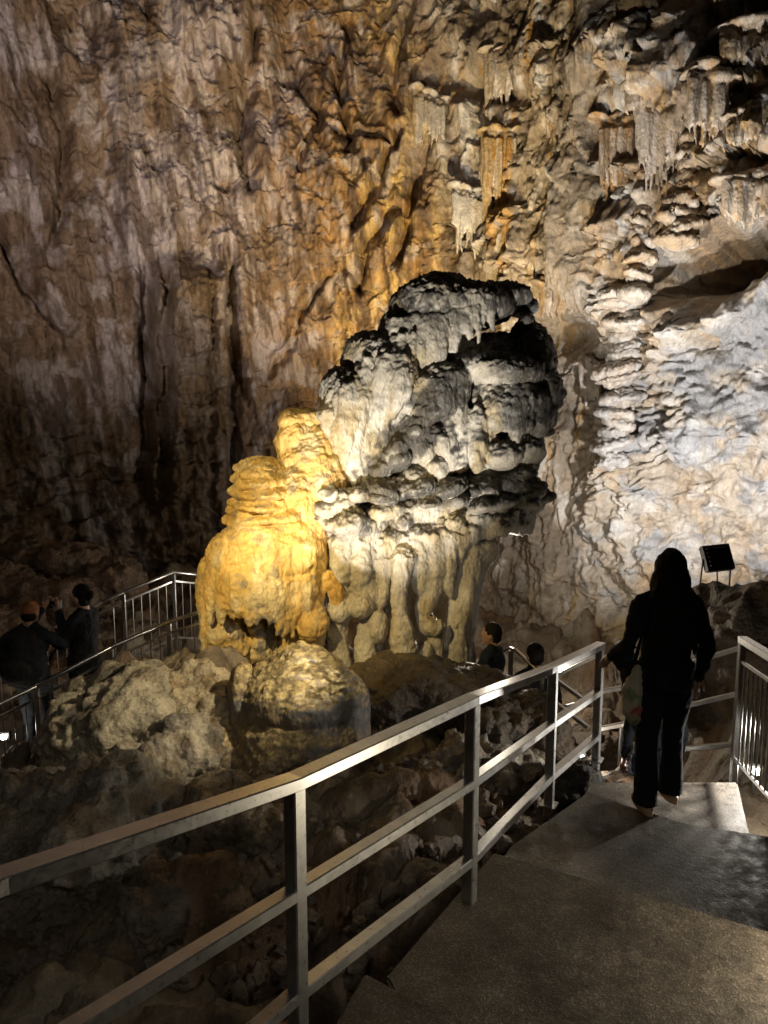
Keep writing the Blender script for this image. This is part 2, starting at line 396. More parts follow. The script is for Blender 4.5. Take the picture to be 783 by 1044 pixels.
    # own colours of the stone
    n1 = fbm2(S/1.3, Z/2.4, 5, .6, 81); n2 = fbm2(S/.40, Z/.85, 5, .62, 83); n3 = fbm2(S/.6, Z/.6, 4, .6, 85); n4 = fbm2((S*.95+Z*.28)/.30, Z/1.5, 4, .62, 87)*mL+fbm2(S/.16, Z/2.6, 3, .6, 87)*(1-mL)
    c = np.zeros(S.shape+(3,), np.float32)+np.array((.24, .165, .105), np.float32)
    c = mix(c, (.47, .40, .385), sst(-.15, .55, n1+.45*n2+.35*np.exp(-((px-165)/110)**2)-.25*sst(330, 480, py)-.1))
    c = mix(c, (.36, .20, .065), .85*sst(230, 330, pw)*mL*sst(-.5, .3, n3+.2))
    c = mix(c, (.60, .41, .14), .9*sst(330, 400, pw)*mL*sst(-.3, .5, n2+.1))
    c = mix(c, (.46, .40, .36), .7*sst(.15, .55, n3+.5*n2)*mL)
    c = mix(c, (.10, .06, .035), .75*sst(.15, .6, n4+.4*n1)*mL); c = mix(c, (.12, .075, .04), .55*sst(.12, .42, fbm2((S+.1*Z)/.24, Z/3.2, 3, .6, 101)))
    c = mix(c, (.15, .10, .045), .6*bt)
    cm = np.zeros_like(c)+np.array((.33, .27, .20), np.float32)
    cm = mix(cm, (.55, .51, .46), sst(0, .5, n2+.6*np.exp(-((px-478)/30)**2)*np.exp(-((py-215)/110)**2)-.15))
    cm = mix(cm, (.42, .24, .07), .9*sst(.1, .5, n4+.9*np.exp(-((px-512)/16)**2)*np.exp(-((py-185)/75)**2)-.2))
    cm = mix(cm, (.15, .115, .08), .85*sst(-.05, .45, n1+.3*n3))
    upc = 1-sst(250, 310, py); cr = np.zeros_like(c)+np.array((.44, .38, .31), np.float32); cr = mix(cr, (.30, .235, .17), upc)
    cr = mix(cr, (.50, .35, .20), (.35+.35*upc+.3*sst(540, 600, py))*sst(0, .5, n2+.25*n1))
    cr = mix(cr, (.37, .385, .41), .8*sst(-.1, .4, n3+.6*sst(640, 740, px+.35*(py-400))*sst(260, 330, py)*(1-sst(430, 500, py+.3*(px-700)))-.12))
    cr = mix(cr, (.60, .57, .53), .6*sst(.1, .5, fbm2(S/.5, Z/.5, 3, .5, 91)))
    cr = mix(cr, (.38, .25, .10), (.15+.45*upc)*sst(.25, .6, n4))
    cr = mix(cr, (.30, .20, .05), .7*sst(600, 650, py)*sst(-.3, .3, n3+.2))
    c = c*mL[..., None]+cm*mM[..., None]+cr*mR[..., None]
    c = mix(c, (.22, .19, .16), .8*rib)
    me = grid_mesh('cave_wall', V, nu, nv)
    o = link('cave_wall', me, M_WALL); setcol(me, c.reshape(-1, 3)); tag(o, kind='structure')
    ax, ay, ad = proj(V[:, 0], V[:, 1], V[:, 2]); ok = (ax > 0) & (ax < 840) & (ay > 0) & (ay < 720)
    D = np.full((181, 211), 99., np.float32); np.minimum.at(D, ((ay[ok]/4).astype(int), (ax[ok]/4).astype(int)), ad[ok])
    return D
WALLD = cave_wall()
def wd(px, py, r=2):
    """distance of the wall where it is seen at a photo pixel (a small neighbourhood's mean)"""
    i = int(np.clip(py/4, r, 180-r)); j = int(np.clip(px/4, r, 210-r)); w = WALLD[i-r:i+r+1, j-r:j+r+1]; w = w[w < 90]
    return float(np.mean(w)) if len(w) else 14.

# ------------------------------------------------------------------ the cave floor
GC = [P(*t) for t in (
    (85, 718, 7.1), (130, 690, 7.3), (200, 684, 7.7), (240, 700, 7.2), (100, 752, 6.5), (200, 755, 6.5), (150, 815, 5.7), (30, 815, 5.5), (0, 880, 4.9), (-120, 900, 4.6), (-60, 840, 5.8), (-20, 835, 6.3), (25, 800, 7.1), (-60, 800, 7.3),
    (300, 694, 7.9), (400, 700, 7.7), (470, 706, 7.8), (500, 716, 8.2), (350, 690, 8.6), (430, 690, 8.8), (250, 690, 8.5),
    (400, 775, 6.3), (380, 850, 5.2), (450, 806, 5.8), (500, 790, 6.2), (540, 795, 6.0), (430, 905, 4.6), (350, 965, 4.2), (470, 860, 5.0),
    (200, 900, 5.0), (100, 985, 4.6), (0, 1010, 4.6), (200, 1045, 4.3), (-250, 1050, 4.4), (300, 1020, 4.2), (400, 1150, 3.3), (100, 1250, 3.2), (-300, 1300, 3),
    (35, 786, 8.3), (-100, 770, 8.8), (-300, 780, 9), (130, 780, 9.2), (200, 760, 9.6),
    (100, 650, 11.4), (0, 640, 11.6), (-200, 640, 11.5), (250, 680, 11.2), (60, 600, 12.4), (-150, 580, 12.6), (180, 620, 13), (-400, 620, 10),
    (520, 812, 8.4), (600, 812, 8.3), (680, 812, 8.0), (540, 775, 9.5), (640, 752, 10.5), (480, 725, 11), (560, 705, 12), (640, 700, 12.), (400, 700, 13), (560, 735, 10.8), (660, 770, 9.4), (500, 750, 9.6),
    (800, 600, 8.8), (850, 590, 9.4), (740, 640, 8.6), (790, 680, 7.6), (850, 660, 7.2), (790, 780, 6.9), (950, 640, 7), (1100, 640, 7), (700, 690, 9.4), (1000, 560, 9),
    (900, 900, 5.2), (1000, 1000, 4), (700, 1150, 3.2), (560, 905, 4.7), (640, 870, 5.2), (700, 1000, 3.8), (560, 1030, 3.6))]
def ground_base(X, Y):
    num = 0; den = 0
    for c in GC:
        w = 1/((X-c.x)**2+(Y-c.y)**2+.06)**1.9; num = num+w*c.z; den = den+w
    return num/den
def ground_z(x, y): return float(ground_base(np.array([x]), np.array([y]))[0])
def cave_floor():
    xs = np.concatenate([np.arange(-16, -6, .12), np.arange(-6, 6, .03), np.arange(6, 14, .12)])
    ys = np.concatenate([np.arange(-4, 2, .12), np.arange(2, 10, .03), np.arange(10, 19, .07)])
    X, Y = np.meshgrid(xs.astype(np.float32), ys.astype(np.float32)); nu, nv = len(xs), len(ys)
    Z = ground_base(X, Y)
    f1, f2, cid, dx, dy = wor2(X/.75+.4*fbm2(X/.8, Y/.8, 2), Y/.7+.4*fbm2(X/.8+5, Y/.8, 2)); q = _r[cid]
    rough = .22*(q[..., 0]-.5)+.35*((q[..., 1]-.5)*dx+(q[..., 2]-.5)*dy)-.06*(1-sst(0, .16, f2-f1))+.22*fbm2(X/1.1+4, Y/1.1, 3)
    f1, f2, cid, dx, dy = wor2(X/.22+.5*fbm2(X/.3, Y/.3, 2), Y/.22); q = _r[cid]
    rough = rough+.05*(q[..., 0]-.5)+.03*(1-np.clip(f1, 0, 1)**2)*sst(-.1, .3, fbm2(X/.7, Y/.7, 2))
    rough = rough+.14*fbm2(X/.6, Y/.6, 5, .5)+.03*fbm2(X/.08, Y/.08, 3)
    px, py, d = proj(X, Y, Z)
    flat = np.exp(-((X-2.2)/1.7)**4-((Y-3.2)/2.7)**4)      # trodden ground under the slabs and stairs
    Z = Z+rough*(1-.85*flat)-.25*flat
    # keep the ground under the concrete slabs and the stair
    me = grid_mesh('cave_floor', np.stack([X, Y, Z], -1).reshape(-1, 3), nu, nv)
    c = np.zeros(X.shape+(3,), np.float32)+np.array((.15, .115, .08), np.float32)
    n = fbm2(X/.7, Y/.7, 4, .6, 3)
    c = mix(c, (.26, .22, .165), sst(0, .5, n)); c = mix(c, (.16, .09, .045), .8*sst(.1, .5, fbm2(X/1.1, Y/1.1, 3, .6, 9)))
    o = link('cave_floor', me, M_GROUND); setcol(me, c.reshape(-1, 3)); tag(o, kind='structure')
cave_floor()

# ------------------------------------------------------------------ boulders
def boulder(name, px, py, d, r, label, cat='boulder', group=None, seed=1, col=(.30, .26, .20), rough=1., blocky=.5, dark=(.10, .085, .065), rz=0., sub=6, dim=0., patch=None):
    """r = half sizes in metres (x, y, z)"""
    loc = P(px, py, d)
    bm = bmesh.new(); bmesh.ops.create_icosphere(bm, subdivisions=sub, radius=1.)
    me = bpy.data.meshes.new(name); bm.to_mesh(me); bm.free()
    c = getco(me); n = c/np.linalg.norm(c, axis=1)[:, None]
    R = np.array(r, np.float32); s = float(np.mean(r))
    # a superellipsoid gives the stone shoulders
    e = 2.0+1.2*blocky; k = (np.abs(n)**e).sum(1)**(-1/e); p = n*k[:, None]*R
    w = p/s
    f1, f2, cid = wor3(w*1.5+seed*3.1+.35*np.stack([pn3(w*2+seed), pn3(w*2+seed+9), pn3(w*2+seed+20)], 1))
    disp = s*(.30*fbm3(w*1.1, 4, .5, seed)+blocky*.20*(_r[cid][:, 0]-.5)*sst(0, .10, f2-f1)-blocky*.05*(1-sst(0, .08, f2-f1))+.07*fbm3(w*3.1, 4, .6, seed+5)*rough)
    ws = p/.14
    f1, f2, cid = wor3(ws+seed)
    disp = disp+rough*(.010*(1-np.clip(f1, 0, 1)**2)*sst(-.2, .3, pn3(w*2))+.028*fbm3(p/.13, 5, .6, seed))
    if dim: 
        g1, g2, _ = wor3(p/.075+seed); disp = disp-dim*(1-np.clip(g1, 0, 1))
    p = p+n*disp[:, None]
    putco(me, p); no = getno(me); p = p+no*(rough*(.030*fbm3(p/.20, 5, .62, seed+31)-.020*sst(.55, .95, rid3(p/.5, 2, .5, seed+50))+.010*fbm3(p/.04, 3, .65, seed)))[:, None]; putco(me, p)
    cc = np.zeros_like(p)+np.array(col, np.float32)
    m = sst(.0, .45, fbm3(w*1.4, 4, .6, seed+2)); cc = mix(cc, dark, m*.85)
    m = sst(.1, .5, fbm3(w*2.7, 4, .6, seed+6)); cc = mix(cc, (.20, .13, .06), m*.5)
    m = sst(.1, .45, fbm3(p/.12, 3, .6, seed+6)); cc = mix(cc, np.array(col)*1.35, m*.5)
    o = link(name, me, M_ROCK); setcol(me, cc); o.location = loc; o.rotation_euler.z = rz
    tag(o, label, cat, group); return o
G_B = 'boulders around the pit'
boulder('boulder', 60, 872, 5.35, (.80, .6, .52), 'big dark grey boulder sloping down under the far left end of the near handrail', seed=1, col=(.19, .17, .14), dark=(.09, .085, .07), group=G_B, rough=1.3, blocky=.8)
boulder('boulder', 120, 745, 6.7, (.62, .75, .50), 'rough pale boulder with a small hole on its side, beside the far walkway railing', seed=5, col=(.40, .35, .25), group=G_B, rough=.9)
boulder('boulder', 158, 702, 7.3, (.55, .45, .24), 'low brown boulder crown just below the baluster railing on the far walkway', seed=8, col=(.34, .27, .17), dark=(.14, .10, .06), group=G_B)
boulder('boulder', 203, 722, 6.75, (.50, .55, .30), 'flat topped cream boulder dimpled all over, left of the striped dome stalagmite', seed=11, col=(.46, .38, .25), dark=(.28, .20, .11), blocky=.15, dim=.022, group=G_B, rough=.7)
boulder('boulder', 175, 785, 6.2, (.52, .5, .42), 'craggy grey brown boulder in front of the dimpled boulder above the dark pit', seed=14, col=(.38, .33, .25), group=G_B, rough=1.0)
boulder('boulder', 262, 842, 5.7, (.60, .45, .40), 'worn tan boulder under the striped dome, behind the near handrail', seed=17, col=(.25, .195, .13), group=G_B)
boulder('boulder', 246, 920, 5.15, (.28, .32, .24), 'small round brown boulder low in the pit just above the middle handrail bar', seed=20, col=(.26, .19, .13), blocky=.2, group=G_B)
boulder('boulder', 352, 838, 5.95, (.34, .3, .28), 'angular brown boulder right of the first handrail post', seed=23, col=(.20, .14, .09), blocky=.9, group=G_B)
boulder('boulder', 435, 712, 7.35, (.85, .6, .34), 'broad dark smooth boulder under the hanging columns of the big grey formation', seed=26, col=(.11, .085, .06), dark=(.05, .045, .035), blocky=.25, rough=.6, group=G_B)
boulder('boulder', 480, 800, 6.3, (.62, .4, .30), 'pale grey boulder seen between the second and third posts of the near handrail', seed=29, col=(.27, .24, .20), group=G_B, rough=1.3)
boulder('boulder', 582, 800, 5.85, (.20, .18, .18), 'small black wet stone at the foot of the end post on the top step', seed=31, col=(.05, .047, .042), dark=(.03, .03, .03), blocky=.8, sub=5, group=G_B)
boulder('boulder', 790, 690, 8.3, (1.15, 1.0, .95), 'huge dark boulder wall behind the right hand baluster railing, carrying the floodlight', seed=34, col=(.10, .08, .06), dark=(.05, .04, .03), group=G_B)
boulder('boulder', 525, 752, 6.9, (.45, .4, .34), 'dark brown boulder behind the last panel of the near handrail below the stair landing', seed=37, col=(.13, .10, .075), group=G_B, blocky=.7)
boulder('boulder', 20, 925, 4.9, (.42, .4, .25), 'rounded grey boulder under the near handrail at the far left edge', seed=41, col=(.18, .15, .12), group=G_B, blocky=.3)
boulder('boulder', 150, 935, 5.0, (.35, .4, .33), 'cracked dark boulder deep in the pit between the two upper handrail bars', seed=44, col=(.14, .125, .105), group=G_B, blocky=1.)
boulder('boulder', 60, 1010, 4.6, (.55, .5, .35), 'dim brown boulder in the bottom left corner of the pit', seed=47, col=(.13, .10, .08), group=G_B, blocky=.7)
G_R = 'fallen rocks at the foot of the far left wall'
for k, (px, py, d, r, lb) in enumerate((
    (22, 566, 12.3, (.42, .4, .28), 'dim brown fallen rock, highest of those against the dark left wall'),
    (75, 575, 12.2, (.50, .4, .28), 'wide dim slab of fallen rock beneath the dark left wall above the second walkway'),
    (8, 600, 11.6, (.35, .4, .35), 'rounded fallen rock above the capped photographer near the left edge'),
    (60, 612, 11.4, (.55, .4, .30), 'broad fallen rock between the heads of the two people on the left walkway'),
    (118, 592, 12.0, (.40, .4, .30), 'fallen rock above the lower end of the back walkway railing'),
    (12, 645, 10.9, (.55, .4, .35), 'lit reddish fallen rock directly behind the capped photographer'))):
    boulder('fallen_rock', px, py, d, r, lb, 'rock', G_R, seed=60+k*3, col=(.20, .14, .10), blocky=.9, sub=5)

# pebbles and broken stone on the pit slope
def rubble():
    mb = MB()
    spots = []
    for k in range(420):
        px = rng.uniform(150, 600); py = rng.uniform(780, 1040); 
        d = 5.2+rng.uniform(-1.2, 1.2); p = P(px, py, d)
        if p.x > .35+.5*(p.y-3.3) - .15: continue
        spots.append((p.x, p.y))
    for x, y in spots:
        z = ground_z(x, y); r = .02+.07*rng.random()**2.5
        R = Euler(tuple(rng.uniform(0, 6, 3))).to_matrix()
        mb.ell((x, y, z+.05), (r, r*rng.uniform(.6, 1), r*rng.uniform(.4, .8)), R, 6, 4)
    me = mb.mesh('rubble'); c = getco(me); c += (.02*fbm3(c/.05, 2))[:, None]; putco(me, c)
    o = link('rubble', me, M_ROCK, smooth=False); setcol(me, np.zeros((len(c), 3))+np.array((.2, .16, .12))); tag(o, kind='stuff')
rubble()

# ------------------------------------------------------------------ dripstone formations
def E(mb, px, py, d, rx, rz, ry, roll=0.):
    c = P(px, py, d); k = d/F
    if not hasattr(mb, 'es'): mb.es = []
    mb.es.append((px, py, d, rx, rz, ry, math.radians(roll)))
    mb.ell(c, (rx*k, ry, rz*k), Matrix.Rotation(math.radians(roll), 3, 'Y'), 20, 14)
def front(mb, x, y, dflt):
    best = 99.
    for (cx, cy, d, rx, rz, ry, ro) in getattr(mb, 'es', ()):
        u = x-cx; v = y-cy; c_, s_ = math.cos(ro), math.sin(ro); u, v = u*c_+v*s_, -u*s_+v*c_
        q = 1-(u/rx)**2-(v/rz)**2
        if q > 0: best = min(best, d-ry*math.sqrt(q))
    return best if best < 90 else dflt
def T(mb, pts, rad, n=10):
    mb.tube([P(a, b, c) for a, b, c in pts], [r*pts[0][2]/F for r in rad], n)
def drapes(mb, a, b, n, l0, l1, r0, r1, jit=3, dj=.12, hug=True):
    """teeth hanging from the line a-b (pixel, pixel, depth), l = length in pixels"""
    for i in range(n):
        t = (i+.5)/n+random.uniform(-.3, .3)/n
        x = lerp(a[0], b[0], t)+random.uniform(-jit, jit)*.5; y = lerp(a[1], b[1], t); d = lerp(a[2], b[2], t)+random.uniform(-dj, dj)
        L = random.uniform(l0, l1); r = random.uniform(r0, r1)
        if hug:
            k = r*d/F; d0 = min(front(mb, x, y, d), front(mb, x, y-6, d))
            ds = []
            for f in (0, .45, .85, 1):
                fy = front(mb, x, y+L*f, 99); ds.append(min(d0+k*.2+.02*f, fy+k*.15))
            ds[1] = min(ds[1], ds[0]+.10); ds[2] = min(ds[2], ds[1]+.10); ds[3] = min(ds[3], ds[2]+.05)
            T(mb, [(x, y-8, ds[0]+k*.6), (x+random.uniform(-1, 1), y+L*.45, ds[1]), (x+random.uniform(-2, 2), y+L*.85, ds[2]), (x+random.uniform(-2, 2), y+L, ds[3])], [r*1.15, r, r*.65, r*.3], 8); continue
        T(mb, [(x, y-8, d+.03), (x+random.uniform(-1, 1), y+L*.45, d), (x+random.uniform(-2, 2), y+L*.85, d+.02), (x+random.uniform(-2, 2), y+L, d+.03)], [r*1.1, r, r*.6, r*.3], 8)
def finish_form(me, name, colfun, flut=.02, crag=.02, pop=.0, seed=0, loc=None, fb=1.):
    c = getco(me); n = getno(me)
    nz = n[:, 2]; side = 1-np.clip(np.abs(nz), 0, 1)
    q = c.copy(); q[:, 2] *= .16
    f = flut*side*(rid3(q/.055, 2, .5, seed)+.8*rid3(q/.16, 2, .5, seed+4)-.5)
    topm = sst(.1, .7, nz+.4*fbm3(c/.25, 2, .5, seed))
    f = f+crag*topm*(fbm3(c/.06, 4, .65, seed+2)+.8*rid3(c/.13, 2, .5, seed+3))+fb*(.03*fbm3(c/.35, 3, .5, seed+7)+.012*fbm3(c/.07, 3, .6, seed+8))
    if pop:
        g, _, _ = wor3(c/.075+seed); f = f+pop*(1-np.clip(g, 0, 1)**2)
    c = c+n*f[:, None]; putco(me, c); n = getno(me)
    col = colfun(c, n, c/1.)
    if loc is None: loc = Vector((float(c[:, 0].mean()), float(c[:, 1].mean()), float(c[:, 2].min())))
    c = c-np.array(loc, np.float32); putco(me, c)
    o = link(name, me, M_FLOW); setcol(me, col); o.location = loc; return o

def grey_formation():
    mb = MB()
    # black topped head
    E(mb, 462, 314, 8.55, 62, 26, .55); E(mb, 436, 318, 8.4, 42, 34, .45, -20); E(mb, 448, 298, 8.5, 34, 18, .4); E(mb, 508, 304, 8.7, 34, 15, .35); E(mb, 532, 314, 8.8, 16, 9, .25)
    E(mb, 415, 348, 8.35, 32, 34, .4, -30); E(mb, 436, 352, 8.34, 36, 30, .36, -25); E(mb, 450, 375, 8.5, 45, 35, .4)
    # left shoulder: one long pale slope ending in a drip curtain
    E(mb, 386, 378, 8.32, 34, 42, .40, -42); E(mb, 358, 408, 8.22, 29, 36, .36, -34); E(mb, 396, 420, 8.35, 40, 62, .42, -22); E(mb, 354, 440, 8.18, 25, 36, .32, -10); E(mb, 382, 452, 8.28, 30, 46, .34)
    E(mb, 330, 424, 8.05, 10, 6, .2, -30); E(mb, 372, 470, 8.24, 22, 26, .26); E(mb, 408, 392, 8.12, 22, 52, .30, -30)
    drapes(mb, (402, 336, 8.15), (452, 330, 8.2), 9, 40, 66, 4, 8); drapes(mb, (450, 330, 8.2), (505, 318, 8.3), 9, 10, 40, 3, 7)
    for x0, y0, L, r in ((338, 402, 62, 7), (348, 392, 100, 6), (356, 384, 70, 9), (364, 376, 118, 7), (374, 366, 84, 9), (383, 360, 128, 6), (392, 352, 100, 9), (402, 346, 110, 7), (411, 342, 84, 9), (421, 340, 70, 7), (430, 345, 52, 7)):
        k = 6; ys = [y0+L*q/k for q in range(k+1)]; xs = [x0-(.10*L*q/k) + random.uniform(-1.2, 1.2) for q in range(k+1)]
        ds = []
        for x, y in zip(xs, ys):
            f_ = front(mb, x, y, 99); f_ = f_-r*.0035 if f_ < 90 else (ds[-1]+.03 if ds else 8.0)
            ds.append(min(f_, ds[-1]+.06) if ds else f_)
        T(mb, [(x, y, d) for x, y, d in zip(xs, ys, ds)], [r*q for q in (.55, .85, 1., 1., .9, .65, .3)], 10)
    drapes(mb, (336, 430, 8.0), (358, 452, 7.95), 5, 25, 48, 4, 8); drapes(mb, (360, 455, 7.95), (398, 446, 8.05), 6, 30, 58, 5, 8)
    # middle shelf and the bulk behind it
    E(mb, 455, 420, 8.7, 60, 75, .45); E(mb, 505, 400, 8.75, 48, 60, .4)
    E(mb, 505, 378, 8.3, 52, 18, .5, 6); E(mb, 545, 372, 8.55, 22, 38, .35); E(mb, 556, 398, 8.45, 16, 24, .3); E(mb, 450, 388, 8.15, 34, 16, .35, -12); E(mb, 537, 345, 8.7, 18, 16, .25)
    E(mb, 520, 415, 8.3, 42, 24, .4, -10); E(mb, 548, 425, 8.4, 20, 16, .3)
    drapes(mb, (425, 396, 7.95), (540, 400, 8.0), 26, 18, 56, 3.2, 7); drapes(mb, (490, 428, 8.0), (556, 428, 8.2), 9, 10, 26, 6, 9)
    for x, y, r in ((560, 372, 8), (568, 402, 9), (563, 412, 11), (556, 442, 8), (548, 350, 9), (562, 386, 8), (536, 328, 7), (552, 432, 9)): E(mb, x, y, 8.4, r, r*.55, .14, random.uniform(-25, 10))
    # craggy diagonal rib
    for t in np.linspace(0, 1, 9): E(mb, lerp(392, 455, t)+random.uniform(-4, 4), lerp(478, 402, t)+random.uniform(-3, 3), 7.95+.05*random.random(), random.uniform(13, 19), random.uniform(8, 12), .2, random.uniform(-40, 0))
    E(mb, 425, 450, 8.15, 32, 30, .3)
    # knuckled columns and bulbs
    for x, r in ((460, 8), (472, 7), (487, 9)):
        pts = [(x+random.uniform(-2, 2), 418+12*q, 7.98-.01*q) for q in range(6)]; T(mb, pts, [r*random.uniform(.6, 1.15) for _ in pts], 10)
    for x, y, r, h_ in ((432, 458, 12, 20), (446, 478, 13, 12), (424, 486, 14, 9), (408, 494, 12, 10), (450, 452, 9, 20)): E(mb, x, y, 8.0, r, h_, .16, random.uniform(-20, 20))
    E(mb, 512, 464, 8.05, 21, 15, .25); E(mb, 540, 461, 8.2, 17, 15, .22); E(mb, 498, 450, 8.1, 10, 22, .14); E(mb, 527, 448, 8.2, 12, 12, .18); E(mb, 480, 470, 8.5, 70, 40, .4)
    # the wide black shelf
    E(mb, 470, 500, 8.45, 80, 22, .5, 3); E(mb, 420, 520, 8.3, 70, 26, .45, -4); E(mb, 500, 520, 8.4, 46, 22, .42, -14); E(mb, 548, 508, 8.4, 19, 6, .2, -8); E(mb, 532, 520, 8.4, 24, 12, .25, -20)
    for q in range(34):
        t = random.random(); x = lerp(385, 545, t); y = lerp(512, 500, t)+random.uniform(-13, 12)
        E(mb, x, y, lerp(7.92, 8.12, t)+random.uniform(-.1, .12), random.uniform(9, 26), random.uniform(5, 10), random.uniform(.12, .28), random.uniform(-25, 18))
    for q in range(26):
        t = random.random(); x = lerp(350, 520, t); y = lerp(540, 532, t)+random.uniform(-10, 12)
        E(mb, x, y, lerp(7.85, 8.2, t)+random.uniform(-.08, .1), random.uniform(10, 20), random.uniform(8, 15), random.uniform(.12, .25), random.uniform(-30, 30))
    E(mb, 430, 545, 8.2, 66, 18, .42); E(mb, 365, 545, 8.05, 36, 24, .33); E(mb, 345, 512, 7.9, 22, 14, .22)
    for x, y in ((332, 520), (348, 508), (340, 535), (360, 525), (325, 530), (352, 548), (335, 505), (366, 505)): E(mb, x, y, 7.75+.05*random.random(), 11, 8, .1, random.uniform(-20, 20))
    drapes(mb, (345, 562, 7.75), (470, 558, 8.0), 7, 22, 52, 8, 14); drapes(mb, (350, 560, 7.75), (480, 556, 8.0), 9, 6, 22, 3, 6); drapes(mb, (470, 548, 8.0), (545, 526, 8.2), 13, 6, 20, 3, 6)
    # underside narrowing to the columns
    E(mb, 425, 556, 8.2, 66, 20, .38); E(mb, 372, 566, 8.05, 30, 18, .3); E(mb, 478, 560, 8.25, 30, 20, .3); E(mb, 425, 620, 9.35, 56, 75, .2)
    T(mb, [(362, 560, 7.9), (368, 590, 7.85), (380, 625, 7.85), (372, 660, 7.8), (378, 690, 7.8)], [18, 14, 10, 11, 14])
    T(mb, [(390, 572, 7.85), (392, 596, 7.82), (388, 618, 7.82)], [11, 7, 3])
    T(mb, [(411, 570, 7.75), (407, 600, 7.7), (408, 622, 7.7), (411, 645, 7.7), (412, 662, 7.7), (414, 685, 7.75)], [13, 8, 7, 12, 13, 9])
    T(mb, [(478, 560, 8.1), (474, 600, 8.05), (466, 640, 8.0), (462, 695, 8.0)], [17, 13, 11, 15])
    T(mb, [(494, 548, 8.25), (485, 590, 8.2), (476, 650, 8.15), (474, 695, 8.1)], [11, 8, 7, 11])
    T(mb, [(446, 570, 7.95), (440, 600, 7.9), (432, 622, 7.9), (430, 640, 7.95)], [15, 11, 8, 4])
    T(mb, [(440, 630, 7.9), (444, 652, 7.85), (445, 690, 7.9)], [5, 8, 12]); E(mb, 440, 640, 7.85, 13, 9, .15); E(mb, 436, 668, 7.8, 8, 14, .1)
    E(mb, 346, 622, 7.8, 15, 14, .2); T(mb, [(350, 600, 7.85), (343, 635, 7.8), (345, 690, 7.8)], [9, 11, 14]); E(mb, 385, 640, 7.75, 9, 16, .12)
    E(mb, 366, 618, 7.75, 14, 12, .15); E(mb, 420, 690, 8.1, 80, 16, .4)
    me = voxel(mb, .017, 2)
    def colr(c, n, _):
        px, py, d = proj(c[:, 0], c[:, 1], c[:, 2])
        a = np.zeros_like(c)+np.array((.42, .385, .32), np.float32)
        a = mix(a, (.54, .51, .45), sst(0, .5, fbm3(c/.5, 3, .5, 3)))
        a = mix(a, (.36, .28, .14), .7*sst(.1, .5, fbm3(c*np.array((4, 4, 1.2), np.float32), 3, .5, 8)))
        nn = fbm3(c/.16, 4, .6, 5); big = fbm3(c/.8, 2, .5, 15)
        coat_shade = sst(.15, .6, n[:, 2]+.5*nn+.25*big)                       # mud on the shelf tops, plus their shade painted in
        fl_ = sst(-12, 25, (px-490)*.82+(py-330)*.57+14*big)          # the pale flank lies left of this line
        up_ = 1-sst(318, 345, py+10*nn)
        coat_shade = coat_shade*np.clip(fl_*(1-sst(545, 560, py))+up_+.9*sst(490, 505, py)*(1-sst(535, 560, py))+.12, 0, 1)
        coat_shade = np.maximum(coat_shade, .97*sst(492, 522, px+18*nn)*sst(-1.1, -.35, nn+big+.2)*(1-sst(432, 456, py+10*nn)))  # shade of the right side put into the colour
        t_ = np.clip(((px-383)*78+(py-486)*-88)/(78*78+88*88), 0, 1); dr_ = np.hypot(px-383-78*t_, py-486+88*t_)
        coat_shade = np.maximum(coat_shade, .95*(1-sst(15, 27, dr_+14*nn)))                       # black craggy rib
        coat_shade = np.maximum(coat_shade, .96*sst(362, 385, px+10*nn)*np.exp(-((py-503+.05*(px-450))/17)**4)*sst(-.75, -.3, nn+.3*n[:, 2]))
        coat_shade = np.maximum(coat_shade, .85*sst(330, 345, px)*(1-sst(440, 460, px))*np.exp(-((py-540)/13)**4)*sst(-.25, .15, nn+.3*n[:, 2]))
        coat_shade = np.maximum(coat_shade, .95*up_*sst(-.6, .1, nn+big+.3)*sst(285, 300, py+(px-430)*0))
        a = mix(a, (.045, .043, .042), .92*coat_shade)
        f1, _, _ = wor3(c/.05); a = mix(a, (.55, .53, .48), .5*sst(.55, .8, f1)*coat_shade*sst(0, .4, nn))
        return a
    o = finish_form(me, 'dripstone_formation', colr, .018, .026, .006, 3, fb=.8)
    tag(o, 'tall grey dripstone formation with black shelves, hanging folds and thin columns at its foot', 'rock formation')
grey_formation()

